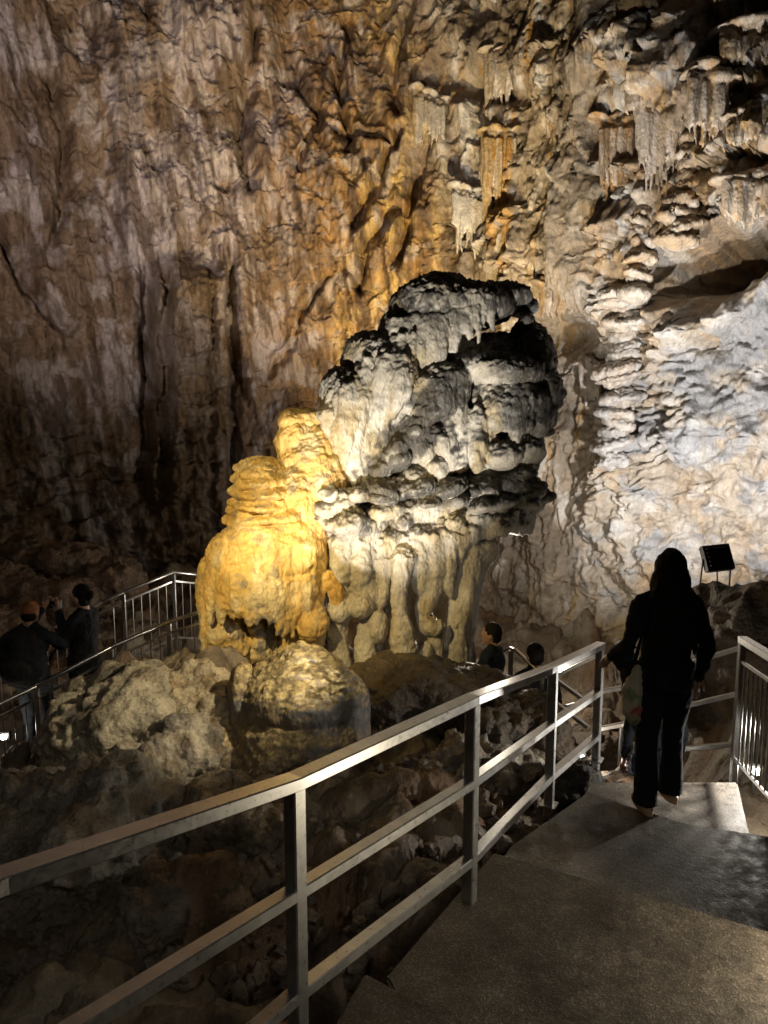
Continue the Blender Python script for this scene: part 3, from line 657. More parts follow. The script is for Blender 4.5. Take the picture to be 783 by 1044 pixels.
def gold_stalagmite():
    mb = MB()
    # upper block with the flat cut top
    T(mb, [(309, 446, 8.25), (312, 458, 8.2), (317, 472, 8.1), (326, 505, 8.05)], [25, 29, 33, 34], 22); E(mb, 324, 472, 8.15, 30, 40, .36); E(mb, 303, 450, 8.15, 22, 24, .3)
    E(mb, 308, 424, 8.2, 24, 8, .26); E(mb, 300, 430, 8.1, 17, 13, .2); E(mb, 320, 430, 8.15, 15, 12, .2); drapes(mb, (312, 478, 7.8), (348, 478, 7.9), 8, 14, 34, 4, 6)
    for x, y, r in ((338, 490, 9), (330, 502, 8), (320, 497, 8), (344, 480, 7), (326, 488, 7)): E(mb, x, y, front(mb, x, y, 7.8)+.05, r, r, .1)
    # stacked tiers
    for y, cx, r, h in ((474, 268, 22, 7), (480, 266, 28, 7), (489, 269, 35, 8), (500, 272, 40, 8), (512, 275, 42, 9), (524, 276, 45, 8), (534, 276, 48, 9)):
        E(mb, cx, y, 7.95, r, h, r*.0105*.95, random.uniform(-4, 7)); E(mb, cx-random.uniform(0, 9), y+3, 7.82, r*.75, h*.85, r*.0095, random.uniform(-6, 6)); E(mb, cx+random.uniform(-6, 14), y+1, 7.85, r*.6, h*1.1, r*.0085)
    E(mb, 280, 520, 8.0, 38, 48, .38); E(mb, 300, 520, 7.95, 26, 50, .33, 12)
    E(mb, 264, 566, 7.85, 50, 34, .50, 4); E(mb, 298, 570, 7.85, 36, 42, .42); E(mb, 238, 572, 7.75, 25, 24, .32); E(mb, 270, 550, 7.7, 42, 20, .38, 6); E(mb, 318, 552, 7.95, 18, 40, .3)
    E(mb, 262, 594, 7.78, 48, 22, .52); E(mb, 300, 596, 7.82, 26, 20, .40)
    drapes(mb, (216, 590, 7.62), (290, 606, 7.45), 22, 24, 46, 4.5, 7.5, 4, .08); drapes(mb, (285, 602, 7.5), (326, 592, 7.7), 11, 24, 52, 4, 7, 3, .06); drapes(mb, (222, 560, 7.5), (320, 566, 7.6), 20, 20, 50, 3.5, 6)
    T(mb, [(318, 575, 7.7), (314, 605, 7.6), (318, 632, 7.6), (318, 665, 7.7)], [13, 10, 14, 14]); E(mb, 318, 638, 7.55, 16, 17, .18)
    T(mb, [(322, 590, 7.75), (334, 592, 7.7), (342, 604, 7.7), (346, 625, 7.75)], [10, 9, 8, 6])
    # trunk below the skirt
    E(mb, 264, 650, 8.15, 48, 36, .30); E(mb, 226, 645, 7.9, 20, 32, .24); E(mb, 240, 668, 7.95, 26, 18, .26); drapes(mb, (210, 628, 7.72), (250, 632, 7.6), 10, 34, 44, 4.5, 8, 3, .05)
    E(mb, 213, 612, 8.1, 12, 40, .2); E(mb, 216, 585, 8.05, 12, 20, .2)
    for k in range(16): E(mb, random.uniform(255, 295), random.uniform(634, 668), 7.80+.06*random.random(), random.uniform(6, 10), random.uniform(6, 11), .1)
    T(mb, [(300, 640, 7.7), (304, 675, 7.7)], [12, 12])
    me = voxel(mb, .015, 2)
    def colr(c, n, _):
        px, py, d = proj(c[:, 0], c[:, 1], c[:, 2])
        a = np.zeros_like(c)+np.array((.60, .42, .15), np.float32)
        a = mix(a, (.66, .55, .33), sst(-.1, .4, fbm3(c/.35, 3, .5, 3)))
        a = mix(a, (.55, .33, .09), .75*sst(.0, .5, fbm3(c*np.array((7, 7, 1.5), np.float32), 3, .5, 8)+.5*sst(300, 330, px)-.2))
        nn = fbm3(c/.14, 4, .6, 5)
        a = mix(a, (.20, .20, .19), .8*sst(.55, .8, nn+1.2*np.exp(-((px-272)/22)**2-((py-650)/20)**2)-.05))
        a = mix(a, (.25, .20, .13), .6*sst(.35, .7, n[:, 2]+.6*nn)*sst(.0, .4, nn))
        return a
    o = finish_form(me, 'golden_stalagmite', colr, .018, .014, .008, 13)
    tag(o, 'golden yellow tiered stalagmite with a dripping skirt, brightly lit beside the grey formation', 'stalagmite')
gold_stalagmite()

def dome_stalagmite():
    mb = MB()
    E(mb, 306, 712, 6.5, 64, 38, .50); E(mb, 306, 690, 6.52, 48, 24, .36); E(mb, 308, 672, 6.52, 26, 14, .2); E(mb, 308, 661, 6.5, 9, 6, .08); T(mb, [(306, 742, 6.5), (304, 760, 6.5), (300, 790, 6.45), (296, 850, 6.4)], [66, 68, 66, 60], 20)
    E(mb, 228, 770, 6.35, 20, 34, .3); E(mb, 345, 740, 6.6, 34, 60, .35); E(mb, 248, 720, 6.5, 14, 45, .3)
    me = voxel(mb, .016, 3)
    def colr(c, n, _):
        px, py, d = proj(c[:, 0], c[:, 1], c[:, 2])
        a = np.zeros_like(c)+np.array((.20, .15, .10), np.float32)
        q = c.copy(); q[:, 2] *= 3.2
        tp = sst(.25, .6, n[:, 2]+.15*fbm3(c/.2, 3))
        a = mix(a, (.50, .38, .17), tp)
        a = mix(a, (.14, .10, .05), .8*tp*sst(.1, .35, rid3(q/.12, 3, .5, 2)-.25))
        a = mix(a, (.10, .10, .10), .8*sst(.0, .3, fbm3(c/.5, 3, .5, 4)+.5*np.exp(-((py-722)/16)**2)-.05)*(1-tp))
        return a
    c = getco(me); n = getno(me); q = c.copy(); q[:, 2] *= 4
    c = c+n*(.009*rid3(q/.12, 3, .5, 9)*sst(.1, .4, n[:, 2]))[:, None]; putco(me, c)
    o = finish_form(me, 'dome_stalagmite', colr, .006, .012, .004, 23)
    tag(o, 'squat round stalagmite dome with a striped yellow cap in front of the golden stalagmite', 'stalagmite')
dome_stalagmite()

def tower(name, spine, label, seed, tier=.10, cols=((.48, .43, .37), (.52, .36, .20)), group=None):
    """stack of pancake tiers along a pixel spine (px, py, d, radius px)"""
    mb = MB(); random.seed(seed); off = np.mean([wd(q[0], q[1], 4) for q in spine])-.08-np.mean([q[2] for q in spine])
    spine = [(q[0], q[1], q[2]+off, q[3]) for q in spine]
    for (a, b) in zip(spine[:-1], spine[1:]):
        n = max(1, int(abs(b[1]-a[1])/9))
        for i in range(n):
            t = (i+random.random()*.5)/n; x, y, d, r = [lerp(a[k], b[k], t) for k in range(4)]
            r *= random.uniform(.55, 1.25); x += random.uniform(-.25, .25)*r; y += random.uniform(-3, 3); k = d/F
            E(mb, x+random.uniform(-.12, .12)*r, y, d, r, random.uniform(3, 8), r*k*.9, random.uniform(-22, 22))
            E(mb, x, y, d, r*.62, 10, r*k*.6)
            if random.random() < .5: E(mb, x+random.choice((-1, 1))*r*.6, y+2, d-.1, r*.5, 5, r*k*.5, random.uniform(-20, 20))
    me = voxel(mb, .022, 1)
    def colr(c, n, _):
        a = np.zeros_like(c)+np.array(cols[0], np.float32)
        a = mix(a, cols[1], .8*sst(0, .4, fbm3(c/.6, 3, .5, seed))); a = mix(a, (.62, .59, .55), .6*sst(.1, .5, fbm3(c/.25, 3, .5, seed+1)))
        return mix(a, (.16, .15, .14), .5*sst(.2, .6, fbm3(c/.2, 3, .6, seed+2)))
    o = finish_form(me, name, colr, .03, .03, .02, seed); tag(o, label, 'stalagmite', group); random.seed(seed+100)
GT = 'stacked stalagmites against the right wall'
tower('tiered_stalagmite', [(656, 184, 11.3, 9), (655, 225, 11.3, 13), (654, 262, 11.2, 15), (650, 305, 11.1, 17)], 'slim banded stalagmite with a round tip standing against the upper right wall', 201, group=GT)
tower('tiered_stalagmite', [(632, 300, 11.0, 26), (640, 340, 11.0, 24), (632, 390, 10.9, 22), (628, 440, 10.9, 20), (622, 480, 10.9, 18)], 'thick white pancake stack of stone directly beneath the slim banded stalagmite', 202, cols=((.50, .48, .46), (.50, .42, .34)), group=GT)
tower('tiered_stalagmite', [(706, 145, 11.0, 12), (700, 180, 11.0, 14), (694, 215, 11.0, 17), (690, 255, 11.0, 20)], 'knobbly orange stack of stone right of the slim banded stalagmite', 203, cols=((.46, .36, .25), (.50, .30, .12)), group=GT)

def curtain(name, top, n, l0, l1, label, seed, cols, caps=(), r=(1.9, 3.2), group='stone curtains on the upper right wall', out=.12):
    """teeth hanging in front of the wall from a lobed lip; top: pixel line, rows stacked back to front"""
    mb = MB(); random.seed(seed); d0 = np.mean([wd(a[0], a[1]+20, 4) for a in top])-out
    for a, b in zip(top[:-1], top[1:]):
        m = max(3, int(math.hypot(b[0]-a[0], b[1]-a[1])/9))
        for i in range(m+1):
            t = i/m; E(mb, lerp(a[0], b[0], t)+random.uniform(-3, 3), lerp(a[1], b[1], t)-5+random.uniform(-4, 3), d0+.22+random.uniform(-.04, .04), random.uniform(7, 12), random.uniform(2.5, 5), random.uniform(.20, .30), random.uniform(-30, 30))
        for row in range(3):
            k = 1-.22*row
            drapes(mb, (a[0], a[1]+row*5, d0+.05*(2-row)), (b[0], b[1]+row*5, d0+.05*(2-row)), n, l0*k, l1*k, r[0], r[1], 3, .06, row > 0)
    for (x, y, rx, rz, ry) in caps: E(mb, x, y+3, d0+.22, rx, rz*.6, ry)
    me = voxel(mb, .019, 1)
    def colr(c, n_, _):
        a = np.zeros_like(c)+np.array(cols[0], np.float32)
        s = c*np.array((6, 6, .5), np.float32)
        a = mix(a, cols[1], .85*sst(0, .4, fbm3(s, 3, .5, seed))); return mix(a, (.62, .58, .54), .5*sst(.1, .5, fbm3(s*1.4, 3, .5, seed+1)))
    o = finish_form(me, name, colr, .014, .012, .0, seed, fb=.25); tag(o, label, 'rock curtain', group)
CA, CB = (.50, .42, .33), (.50, .33, .16)
curtain('stone_curtain', [(612, 130), (646, 128)], 18, 45, 98, 'brown ribbed curtain in the recess left of the slim banded stalagmite', 309, ((.28, .20, .13), (.34, .20, .08)), [], (1.4, 2.6))
curtain('stone_curtain', [(424, 98), (452, 108)], 14, 18, 60, 'pale ragged curtain where the orange wall meets the grey one', 310, ((.48, .43, .36), (.42, .30, .15)), [], (1.6, 3.2))
curtain('stone_curtain', [(462, 196), (494, 206)], 15, 20, 64, 'white ragged curtain just left of the long organ pipe curtain', 311, ((.56, .53, .49), (.46, .38, .28)), [], (1.6, 3))
curtain('stone_curtain', [(640, 92), (662, 84), (690, 92)], 10, 8, 26, 'low scalloped fringe above the thin pale stone teeth', 312, ((.38, .31, .24), (.36, .25, .15)), [], (2, 3.4))
curtain('stone_curtain', [(592, 372), (612, 380)], 9, 18, 46, 'short grey fringe beside the white pancake stack, right of the grey formation', 313, ((.44, .40, .36), (.40, .30, .2)), [], (1.8, 3.2))
curtain('stone_curtain', [(704, 78), (740, 88)], 22, 38, 72, 'large hooded curtain of orange and white stone teeth near the top right corner', 301, (CA, CB), [(716, 68, 17, 14, .35), (728, 82, 20, 20, .35), (722, 100, 17, 26, .25)], out=.3)
curtain('stone_curtain', [(650, 112), (675, 118), (700, 110)], 15, 35, 85, 'fringe of thin pale stone teeth left of the large hooded curtain', 302, ((.50, .44, .38), (.42, .33, .24)), [], (1.6, 2.8))
curtain('stone_curtain', [(738, 186), (756, 196), (783, 182)], 14, 18, 44, 'bulging orange brown curtain below the hooded one, above the dark gallery', 303, (CA, CB), [(750, 190, 18, 16, .3), (772, 180, 20, 16, .3)], (2.2, 4))
curtain('stone_curtain', [(735, 38), (770, 44), (810, 34)], 14, 12, 34, 'wide ribbed stone fringe cut off by the top right edge', 304, ((.42, .35, .27), CB), [(765, 26, 32, 12, .4)], (1.8, 3))
curtain('stone_curtain', [(742, 128), (770, 116), (800, 92)], 10, 10, 30, 'slanting curtain of small knobs touching the right edge beside the hooded curtain', 305, (CA, CB), [(790, 140, 18, 24, .3)], (2, 3.6))
curtain('stone_curtain', [(496, 58), (522, 60)], 12, 24, 58, 'short ochre curtain high on the middle of the wall', 306, ((.46, .38, .28), (.42, .26, .10)), [(506, 48, 10, 12, .25)], (2, 3.6))
curtain('stone_curtain', [(494, 140), (524, 140)], 14, 55, 102, 'long orange organ pipe curtain on the middle wall above the grey formation', 307, ((.46, .33, .17), (.42, .22, .05)), [], (1.8, 3.2))
curtain('stone_curtain', [(552, 292), (588, 288)], 14, 16, 42, 'grey brown stone fringe hanging right above the right end of the grey formation', 308, ((.26, .21, .16), (.30, .20, .10)), [(570, 276, 20, 12, .3)], (2, 3.6))
random.seed(99)

# ------------------------------------------------------------------ concrete slabs, stair and walkway
def slab(name, poly, z, th, kind='structure'):
    """poly: world xy list, top at z"""
    bm = bmesh.new(); vs = [bm.verts.new((x, y, z)) for x, y in poly]; f = bm.faces.new(vs)
    r = bmesh.ops.extrude_face_region(bm, geom=[f]); bmesh.ops.translate(bm, verts=[v for v in r['geom'] if isinstance(v, bmesh.types.BMVert)], vec=(0, 0, -th))
    bmesh.ops.recalc_face_normals(bm, faces=bm.faces)
    bmesh.ops.bevel(bm, geom=[e for e in bm.edges], offset=.012, segments=2, affect='EDGES')
    me = bpy.data.meshes.new(name); bm.to_mesh(me); bm.free()
    o = link(name, me, M_SLAB, smooth=False); tag(o, kind=kind); return o
ZB, ZA, ZC, ZD = -2.20, -2.36, -2.54, -2.70
def xy(px, py, z, dx=0, dy=0):
    p = onz(px, py, z); return (p.x+dx, p.y+dy)
slab('path', [xy(372, 990, ZB), xy(560, 1092, ZB), xy(900, 1200, ZB), (3.5, -1.5), (-1.2, -1.5), (-.6, 1.4)], ZB, .5)
slab('path', [xy(393, 995, ZA), xy(462, 915, ZA), xy(503, 868, ZA), xy(783, 948, ZA), xy(900, 975, ZA), (3.2, 1.2), (.6, 1.2)], ZA, .5)
slab('path', [xy(455, 960, ZC), xy(520, 862, ZC), xy(600, 806, ZC), xy(640, 821, ZC), xy(700, 839, ZC), xy(783, 852, ZC), xy(900, 872, ZC), (3.5, 1.6), (1.2, 1.6)], ZC, .6)
slab('path', [xy(588, 830, ZD), xy(600, 797, ZD), xy(752, 797, ZD), xy(764, 850, ZD), (2.35, 3.4), (1.3, 3.4)], ZD, .6)
e0 = onz(603, 797, ZD); e1 = onz(752, 797, ZD)
for k in range(1, 9):
    y0 = e0.y+.02+(k-1)*.26
    slab('stair_step', [(e0.x-.02, y0), (e1.x+.05, y0), (e1.x+.05, y0+.31), (e0.x-.02, y0+.31)], ZD-.17*k, .3)
slab('path', [(.9, e0.y+2.1), (4.2, e0.y+2.1), (4.2, e0.y+4.), (.9, e0.y+4.)], -4.09, .3)
slab('path', [(-9, 7.2), (-2.6, 7.4), (-2.2, 8.9), (-3., 9.6), (-9, 9.3)], -3.75, .25)

# ------------------------------------------------------------------ railings
def railing(name, label, loc, group=None):
    return empty(name, loc, label=label, cat='railing', group=group)
def vfloor(p, z): return Vector((p.x, p.y, z))
def near_rail():
    r = railing('handrail', 'long steel handrail of three bars running from the bottom left corner to the top step', onz(480, 933, ZA))
    tops = [P(-520, 1092, 1.05), P(0, 899, 1.76), P(300, 797, 2.55), P(482, 713, 3.55), P(564, 681, 4.85), P(612, 658, 5.75)]
    fl = [ZB-.1, ZB-.1, ZB-.05, ZA-.03, ZC-.06, ZD-.02]
    global BEAMREF
    sec = {0: (.068, .046), 1: (.055, .045), 2: (.055, .045)}
    for i, nm in enumerate(('top_rail', 'middle_rail', 'bottom_rail')):
        m = MB(); pts = []
        for t, z in zip(tops, fl):
            H = t.z-z; pts.append(t-Vector((0, 0, (0, .39, .765)[i]*H)))
        w, h = sec[i]
        for a, b in zip(pts[:-1], pts[1:]):
            dr = (b-a).normalized(); m.beam(a-dr*.004, b+dr*(.002 if i else .02 if b is pts[-1] else .004), w-(.0015 if a is pts[3] else 0), h-(.0015 if a is pts[3] else 0))
        m.build(nm, M_STEEL, r)
    for k in (2, 3, 4, 5):
        a = (tops[k]-tops[k-1]); BEAMREF = Vector((a.x, a.y, 0)).normalized()
        m = MB(); m.beam(tops[k]-Vector((0, 0, .021)), Vector((tops[k].x, tops[k].y, fl[k]-.05)), .056, .056, .005); m.build('post', M_STEEL, r)
        if k in (4, 5):
            m = MB(); m.beam(Vector((tops[k].x, tops[k].y, fl[k]+.04)), Vector((tops[k].x, tops[k].y, fl[k]+.028)), .10, .10); m.build('foot_plate', M_STEEL, r)
    BEAMREF = (0, 1, 0)
near_rail()

def bal_railing(name, label, tops, hs, subs, posts, drop, bal_r=.006, group=None, sp=.10, tw=.042, round_top=True, lowrail=True, mat_=None, bar_top=.12):
    """tops: world points of the top rail; posts: indices carrying a post; balusters between the lower and the second bar"""
    mat_ = mat_ or M_STEEL
    r = railing(name, label, tops[0]-Vector((0, 0, hs)), group)
    m = MB()
    for a, b in zip(tops[:-1], tops[1:]):
        if round_top: m.tube([a, b], tw/2, 10)
        else: m.beam(a, b, tw*1.25, tw)
    m.build('top_rail', mat_, r, smooth=round_top)
    for off, nm in ((bar_top, 'upper_bar'), (hs-.08, 'lower_bar')):
        m = MB()
        for a, b in zip(tops[:-1], tops[1:]): m.beam(a-Vector((0, 0, off)), b-Vector((0, 0, off)), .018, .024, .002)
        m.build(nm, mat_, r)
    for k in posts:
        m = MB(); m.beam(tops[k]-Vector((0, 0, tw/2)), tops[k]-Vector((0, 0, hs+drop)), .045, .045); m.build('post', mat_, r)
    n = 0
    for a, b in zip(tops[:-1], tops[1:]):
        L = math.hypot(b.x-a.x, b.y-a.y); q = max(1, int(L/sp))
        for i in range(1, q):
            p = a.lerp(b, i/q)
            if n >= 95: break
            m = MB(); m.tube([p-Vector((0, 0, bar_top)), p-Vector((0, 0, hs-.08))], bal_r, 6, caps=False); m.build('baluster', mat_, r); n += 1
    return r
GL = 'baluster railings of the walkways'
bal_railing('baluster_railing', 'front baluster railing of the left walkway, passing before the capped photographer', [P(-60, 746, 7.0), P(37, 700, 7.35), P(113, 660, 7.65), P(172, 634, 8.0), P(222, 618, 8.5)], .95, 0, (1, 2, 3), .25, group=GL)
bal_railing('baluster_railing', 'rear baluster railing of the left walkway, behind the two sightseers', [P(-60, 695, 9.0), P(18, 660, 9.3), P(104, 614, 9.5), P(126, 604, 9.6), P(177, 583, 9.9), P(232, 589, 10.4)], .95, 0, (1, 3, 4), .3, group=GL)
bal_railing('baluster_railing', 'steel baluster railing right of the black clothed woman, cut by the right edge', [P(757, 652, 5.5), P(800, 678, 4.7), P(870, 720, 3.7)], .98, 0, (0,), .3, group=GL, tw=.05, round_top=False, bar_top=.16, sp=.085, bal_r=.008)

def bars(name, label, segs, posts=(), w=.04, group='handrails on the lower stair'):
    r = railing(name, label, P(*segs[0][0])-Vector((0, 0, .5)), group)
    for i, (a, b) in enumerate(segs):
        m = MB(); m.beam(P(*a), P(*b), w*1.1, w); m.build('rail_bar', M_STEEL, r)
    for a, h in posts:
        p = P(*a); m = MB(); m.beam(p, p-Vector((0, 0, h)), w, w); m.build('post', M_STEEL, r)
bars('stair_handrail', 'bars of the lower stair handrail showing right of the black clothed woman', [((690, 680, 6.9), (757, 660, 6.5)), ((690, 722, 6.9), (757, 706, 6.5)), ((690, 764, 6.9), (757, 758, 6.5)), ((612, 705, 7.2), (690, 692, 6.95)), ((606, 744, 7.2), (690, 728, 6.95))], (((634, 738, 7.2), .9), ((694, 681, 6.9), 1.1)))
bars('stair_handrail', 'two handrail bars slanting down to the right behind the end of the near handrail', [((553, 683, 7.0), (600, 717, 6.7)), ((560, 712, 7.0), (600, 742, 6.7))], (((553, 683, 7.0), 1.0),), .034)
bars('stair_handrail', 'handrail rising to the right behind the last panel of the near handrail', [((513, 717, 7.9), (560, 692, 7.7)), ((560, 692, 7.7), (610, 668, 7.5)), ((555, 727, 7.8), (606, 712, 7.5))], (((536, 706, 7.8), .9),), .034)
def curved_rail():
    r = railing('stair_handrail', 'short handrail with a rounded corner right behind the boy in the dark jacket', P(521, 722, 8.0), 'handrails on the lower stair')
    m = MB(); m.tube([P(514, 664, 8.3), P(520, 661, 8.1), P(526, 663, 7.9), P(540, 676, 7.7), P(556, 690, 7.5)], .02, 8); m.build('top_rail', M_STEEL, r, smooth=True)
    m = MB(); m.beam(P(521, 663, 8.0), P(521, 663, 8.0)-Vector((0, 0, .95)), .045, .045); m.build('post', M_STEEL, r)
    m = MB(); m.beam(P(514, 705, 8.25), P(516, 722, 8.0), .03, .03); m.build('rail_bar', M_STEEL, r)
curved_rail()

# ------------------------------------------------------------------ people
def person(label, loc, rz, H=1.7, top=M_BLACK, legs=M_TROUS, shoe=M_SHOE, hair='short', pose='stand', head_yaw=0., cap=None, la=None, ra=None, skirt=False, stride=0., crouch=0., flare=0.):
    """local frame: x right, y forward, z up; la/ra = (elbow, hand) of the left and right arm"""
    s = H/1.70
    r = empty('person', loc, rz, label=label, cat='person', group='visitors')
    r.scale = (s, s, s)
    M = parent_matrix(r)
    V3 = Vector
    la = la or ((-.25, -.03, 1.10), (-.25, .04, .84)); ra = ra or ((.25, -.03, 1.10), (.25, .04, .84))
    hipz = .90-crouch*.3
    feet = {-1: (-.115, stride, 0), 1: (.115, -stride, 0)}
    hy = Matrix.Rotation(head_yaw, 3, 'Z')
    hc = V3((0, .015, 1.585-crouch*.3)); dz = -crouch*.3
    def fin(mb, size, name, m, smooth=2):
        me = voxel(mb, size, smooth); return link(name, me, m, r)
    # ---- body: one continuous skin
    b = MB()
    b.ell(hc, (.076, .094, .115), hy); b.ell(hc+hy@V3((0, .03, -.05)), (.055, .06, .06), hy)
    b.tube([hc+hy@V3((0, .088, .02)), hc+hy@V3((0, .108, -.02))], [.010, .015], 8)
    b.ell(hc+hy@V3((0, .085, -.052)), (.024, .012, .008), hy); b.ell(hc+hy@V3((0, .075, -.10)), (.02, .02, .016), hy)
    for sx in (-1, 1):
        b.ell(hc+hy@V3((sx*.077, -.005, -.01)), (.012, .02, .03), hy); b.ell(hc+hy@V3((sx*.03, .082, .012)), (.013, .010, .008), hy)
    b.tube([(0, -.01, 1.52+dz), (0, -.02, 1.40+dz)], [.052, .062], 12)
    b.ell((0, 0, 1.27+dz), (.155, .10, .19)); b.ell((0, 0, 1.08+dz), (.125, .09, .15)); b.ell((0, -.01, .94+dz), (.155, .11, .12))
    for sx, (el, ha) in ((-1, la), (1, ra)):
        sh = V3((sx*.170, 0, 1.36+dz)); el = V3(el)+V3((0, 0, dz)); ha = V3(ha)+V3((0, 0, dz))
        b.tube([sh, sh.lerp(el, .5), el], [.044, .045, .038], 10); b.tube([el, el.lerp(ha, .4), ha], [.038, .036, .026], 10)
        dr = (ha-el).normalized(); side = dr.cross(V3((0, 1, 0)) if abs(dr.y) < .8 else V3((0, 0, 1))).normalized(); nrm = dr.cross(side).normalized()
        pal = ha+dr*.05; b.tube([ha, pal, ha+dr*.085], [.026, .034, .034], 10, .6)
        for i, (o_, L) in enumerate(((-.027, .062), (-.009, .072), (.009, .068), (.027, .052))):
            f0 = ha+dr*.08+side*o_; f1 = f0+dr*L*.5+nrm*.008; f2 = f1+dr*L*.4+nrm*.024; b.tube([f0, f1, f2], [.0085, .008, .0065], 6)
        t0 = ha+dr*.03+side*.03; b.tube([t0, t0+dr*.03+side*.022, t0+dr*.058+side*.026+nrm*.012], [.012, .010, .008], 6)
    for sx in (-1, 1):
        ft = V3(feet[sx]); hp = V3((sx*.09, 0, hipz)); kn = hp.lerp(ft+V3((0, 0, .08)), .5)+V3((0, .03+crouch*.2, 0))
        an = ft+V3((0, 0, .085))
        b.tube([hp, kn], [.085, .058], 12); b.tube([kn, kn.lerp(an, .35), an], [.056, .056, .036], 12)
        b.tube([an+V3((0, -.03, -.045)), an+V3((0, .07, -.055)), an+V3((0, .15, -.065))], [.036, .036, .024], 10)
    fin(b, .0075 if H else .01, 'body', M_SKIN, 1)
    # ---- clothes
    t = MB()
    t.ell((0, 0, 1.27+dz), (.19, .135, .20)); t.ell((0, 0, 1.08+dz), (.165, .125, .20)); t.ell((0, -.01, .95+dz), (.18, .135, .13)); t.tube([(-.17, 0, 1.365+dz), (-.05, -.01, 1.43+dz), (.05, -.01, 1.43+dz), (.17, 0, 1.365+dz)], [.062, .062, .062, .062], 12)
    t.tube([(0, -.01, 1.47+dz), (0, -.01, 1.38+dz)], [.062, .09], 12)
    t.tube([(0, -.01, 1.0+dz), (0, -.01, .84+dz)], [.17, .178], 20, 1., False)
    for sx, (el, ha) in ((-1, la), (1, ra)):
        sh = V3((sx*.175, 0, 1.365+dz)); el = V3(el)+V3((0, 0, dz)); ha = V3(ha)+V3((0, 0, dz)); w = el.lerp(ha, .93)
        t.tube([sh, sh.lerp(el, .5), el], [.062, .060, .052], 12); t.tube([el, w], [.055, .042], 12)
    me = voxel(t, .011, 2); c = getco(me); n = getno(me); c = c+n*(.012*fbm3(c/.09, 3, .5, H*31))[:, None]; putco(me, c)
    link('jacket', me, top, r)
    g = MB()
    for sx in (-1, 1):
        ft = V3(feet[sx]); hp = V3((sx*.088, 0, hipz-.02)); kn = hp.lerp(ft+V3((0, 0, .08)), .5)+V3((0, .03+crouch*.2, 0)); an = ft+V3((0, .0, .06))
        g.tube([hp, hp.lerp(kn, .5), kn, kn.lerp(an, .5), an], [.108, .094, .070, .062+flare*.5, .060+flare], 14, 1., False)
    g.ell((0, -.015, hipz+.02), (.17, .13, .14))
    me = voxel(g, .011, 2); c = getco(me); n = getno(me); c = c+n*(.010*fbm3(c*np.array((9, 9, 6), np.float32), 3, .5, H*17))[:, None]; putco(me, c)
    link('trousers', me, legs, r)
    for sx in (-1, 1):
        ft = V3(feet[sx]); q = MB()
        q.tube([ft+V3((0, -.045, .035)), ft+V3((0, .05, .03)), ft+V3((0, .16, .028))], [.040, .045, .034], 12); q.ell(ft+V3((0, .05, .012)), (.045, .14, .014))
        fin(q, .009, 'shoe', shoe)
    h = MB(); up = V3((0, 0, 1))
    if cap is not None:
        q = MB(); q.ell(hc+V3((0, -.01, .045)), (.088, .105, .085), hy); q.ell(hc+hy@V3((0, .11, .04)), (.062, .07, .010), hy); fin(q, .008, 'cap', cap)
        h.ell(hc+hy@V3((0, -.03, -.02)), (.082, .080, .075), hy); fin(h, .01, 'hair', M_HAIR)
    elif hair == 'long':
        h.ell(hc+hy@V3((0, -.02, .025)), (.092, .105, .108), hy); h.ell(hc+V3((0, -.04, -.09)), (.125, .10, .16)); h.ell(hc+V3((0, -.07, -.22)), (.165, .085, .18)); h.ell(hc+V3((0, -.10, -.36)), (.15, .055, .16))
        for i in range(9): x = -.14+.035*i; h.tube([hc+V3((x*.8, -.09, -.2)), hc+V3((x, -.125, -.36)), hc+V3((x*.95, -.125, -.50-.04*random.random()))], [.028, .024, .008], 6)
        me = voxel(h, .009, 2); c = getco(me); n = getno(me); q = c.copy(); q[:, 2] *= .12; c = c+n*(.006*rid3(q/.016, 2)+.018*fbm3(q/.09, 2))[:, None]; putco(me, c); link('hair', me, M_HAIR, r)
    else:
        h.ell(hc+hy@V3((0, -.022, .035)), (.086, .098, .098), hy); h.ell(hc+hy@V3((0, -.05, -.03)), (.076, .062, .07), hy)
        if hair == 'bun': h.ell(hc+hy@V3((0, -.11, .02)), (.045, .045, .045), hy)
        me = voxel(h, .009, 1); c = getco(me); n = getno(me); c = c+n*(.006*fbm3(c/.025, 2))[:, None]; putco(me, c); link('hair', me, M_HAIR, r)
    return r

def stand(px, py, z, top):
    """feet point on level z and the body height whose crown shows at 'top'"""
    p = onz(px, py, z); t = (top-522)/F; return p, -p.y*(t*CP+SP)/(CP-t*SP)-z
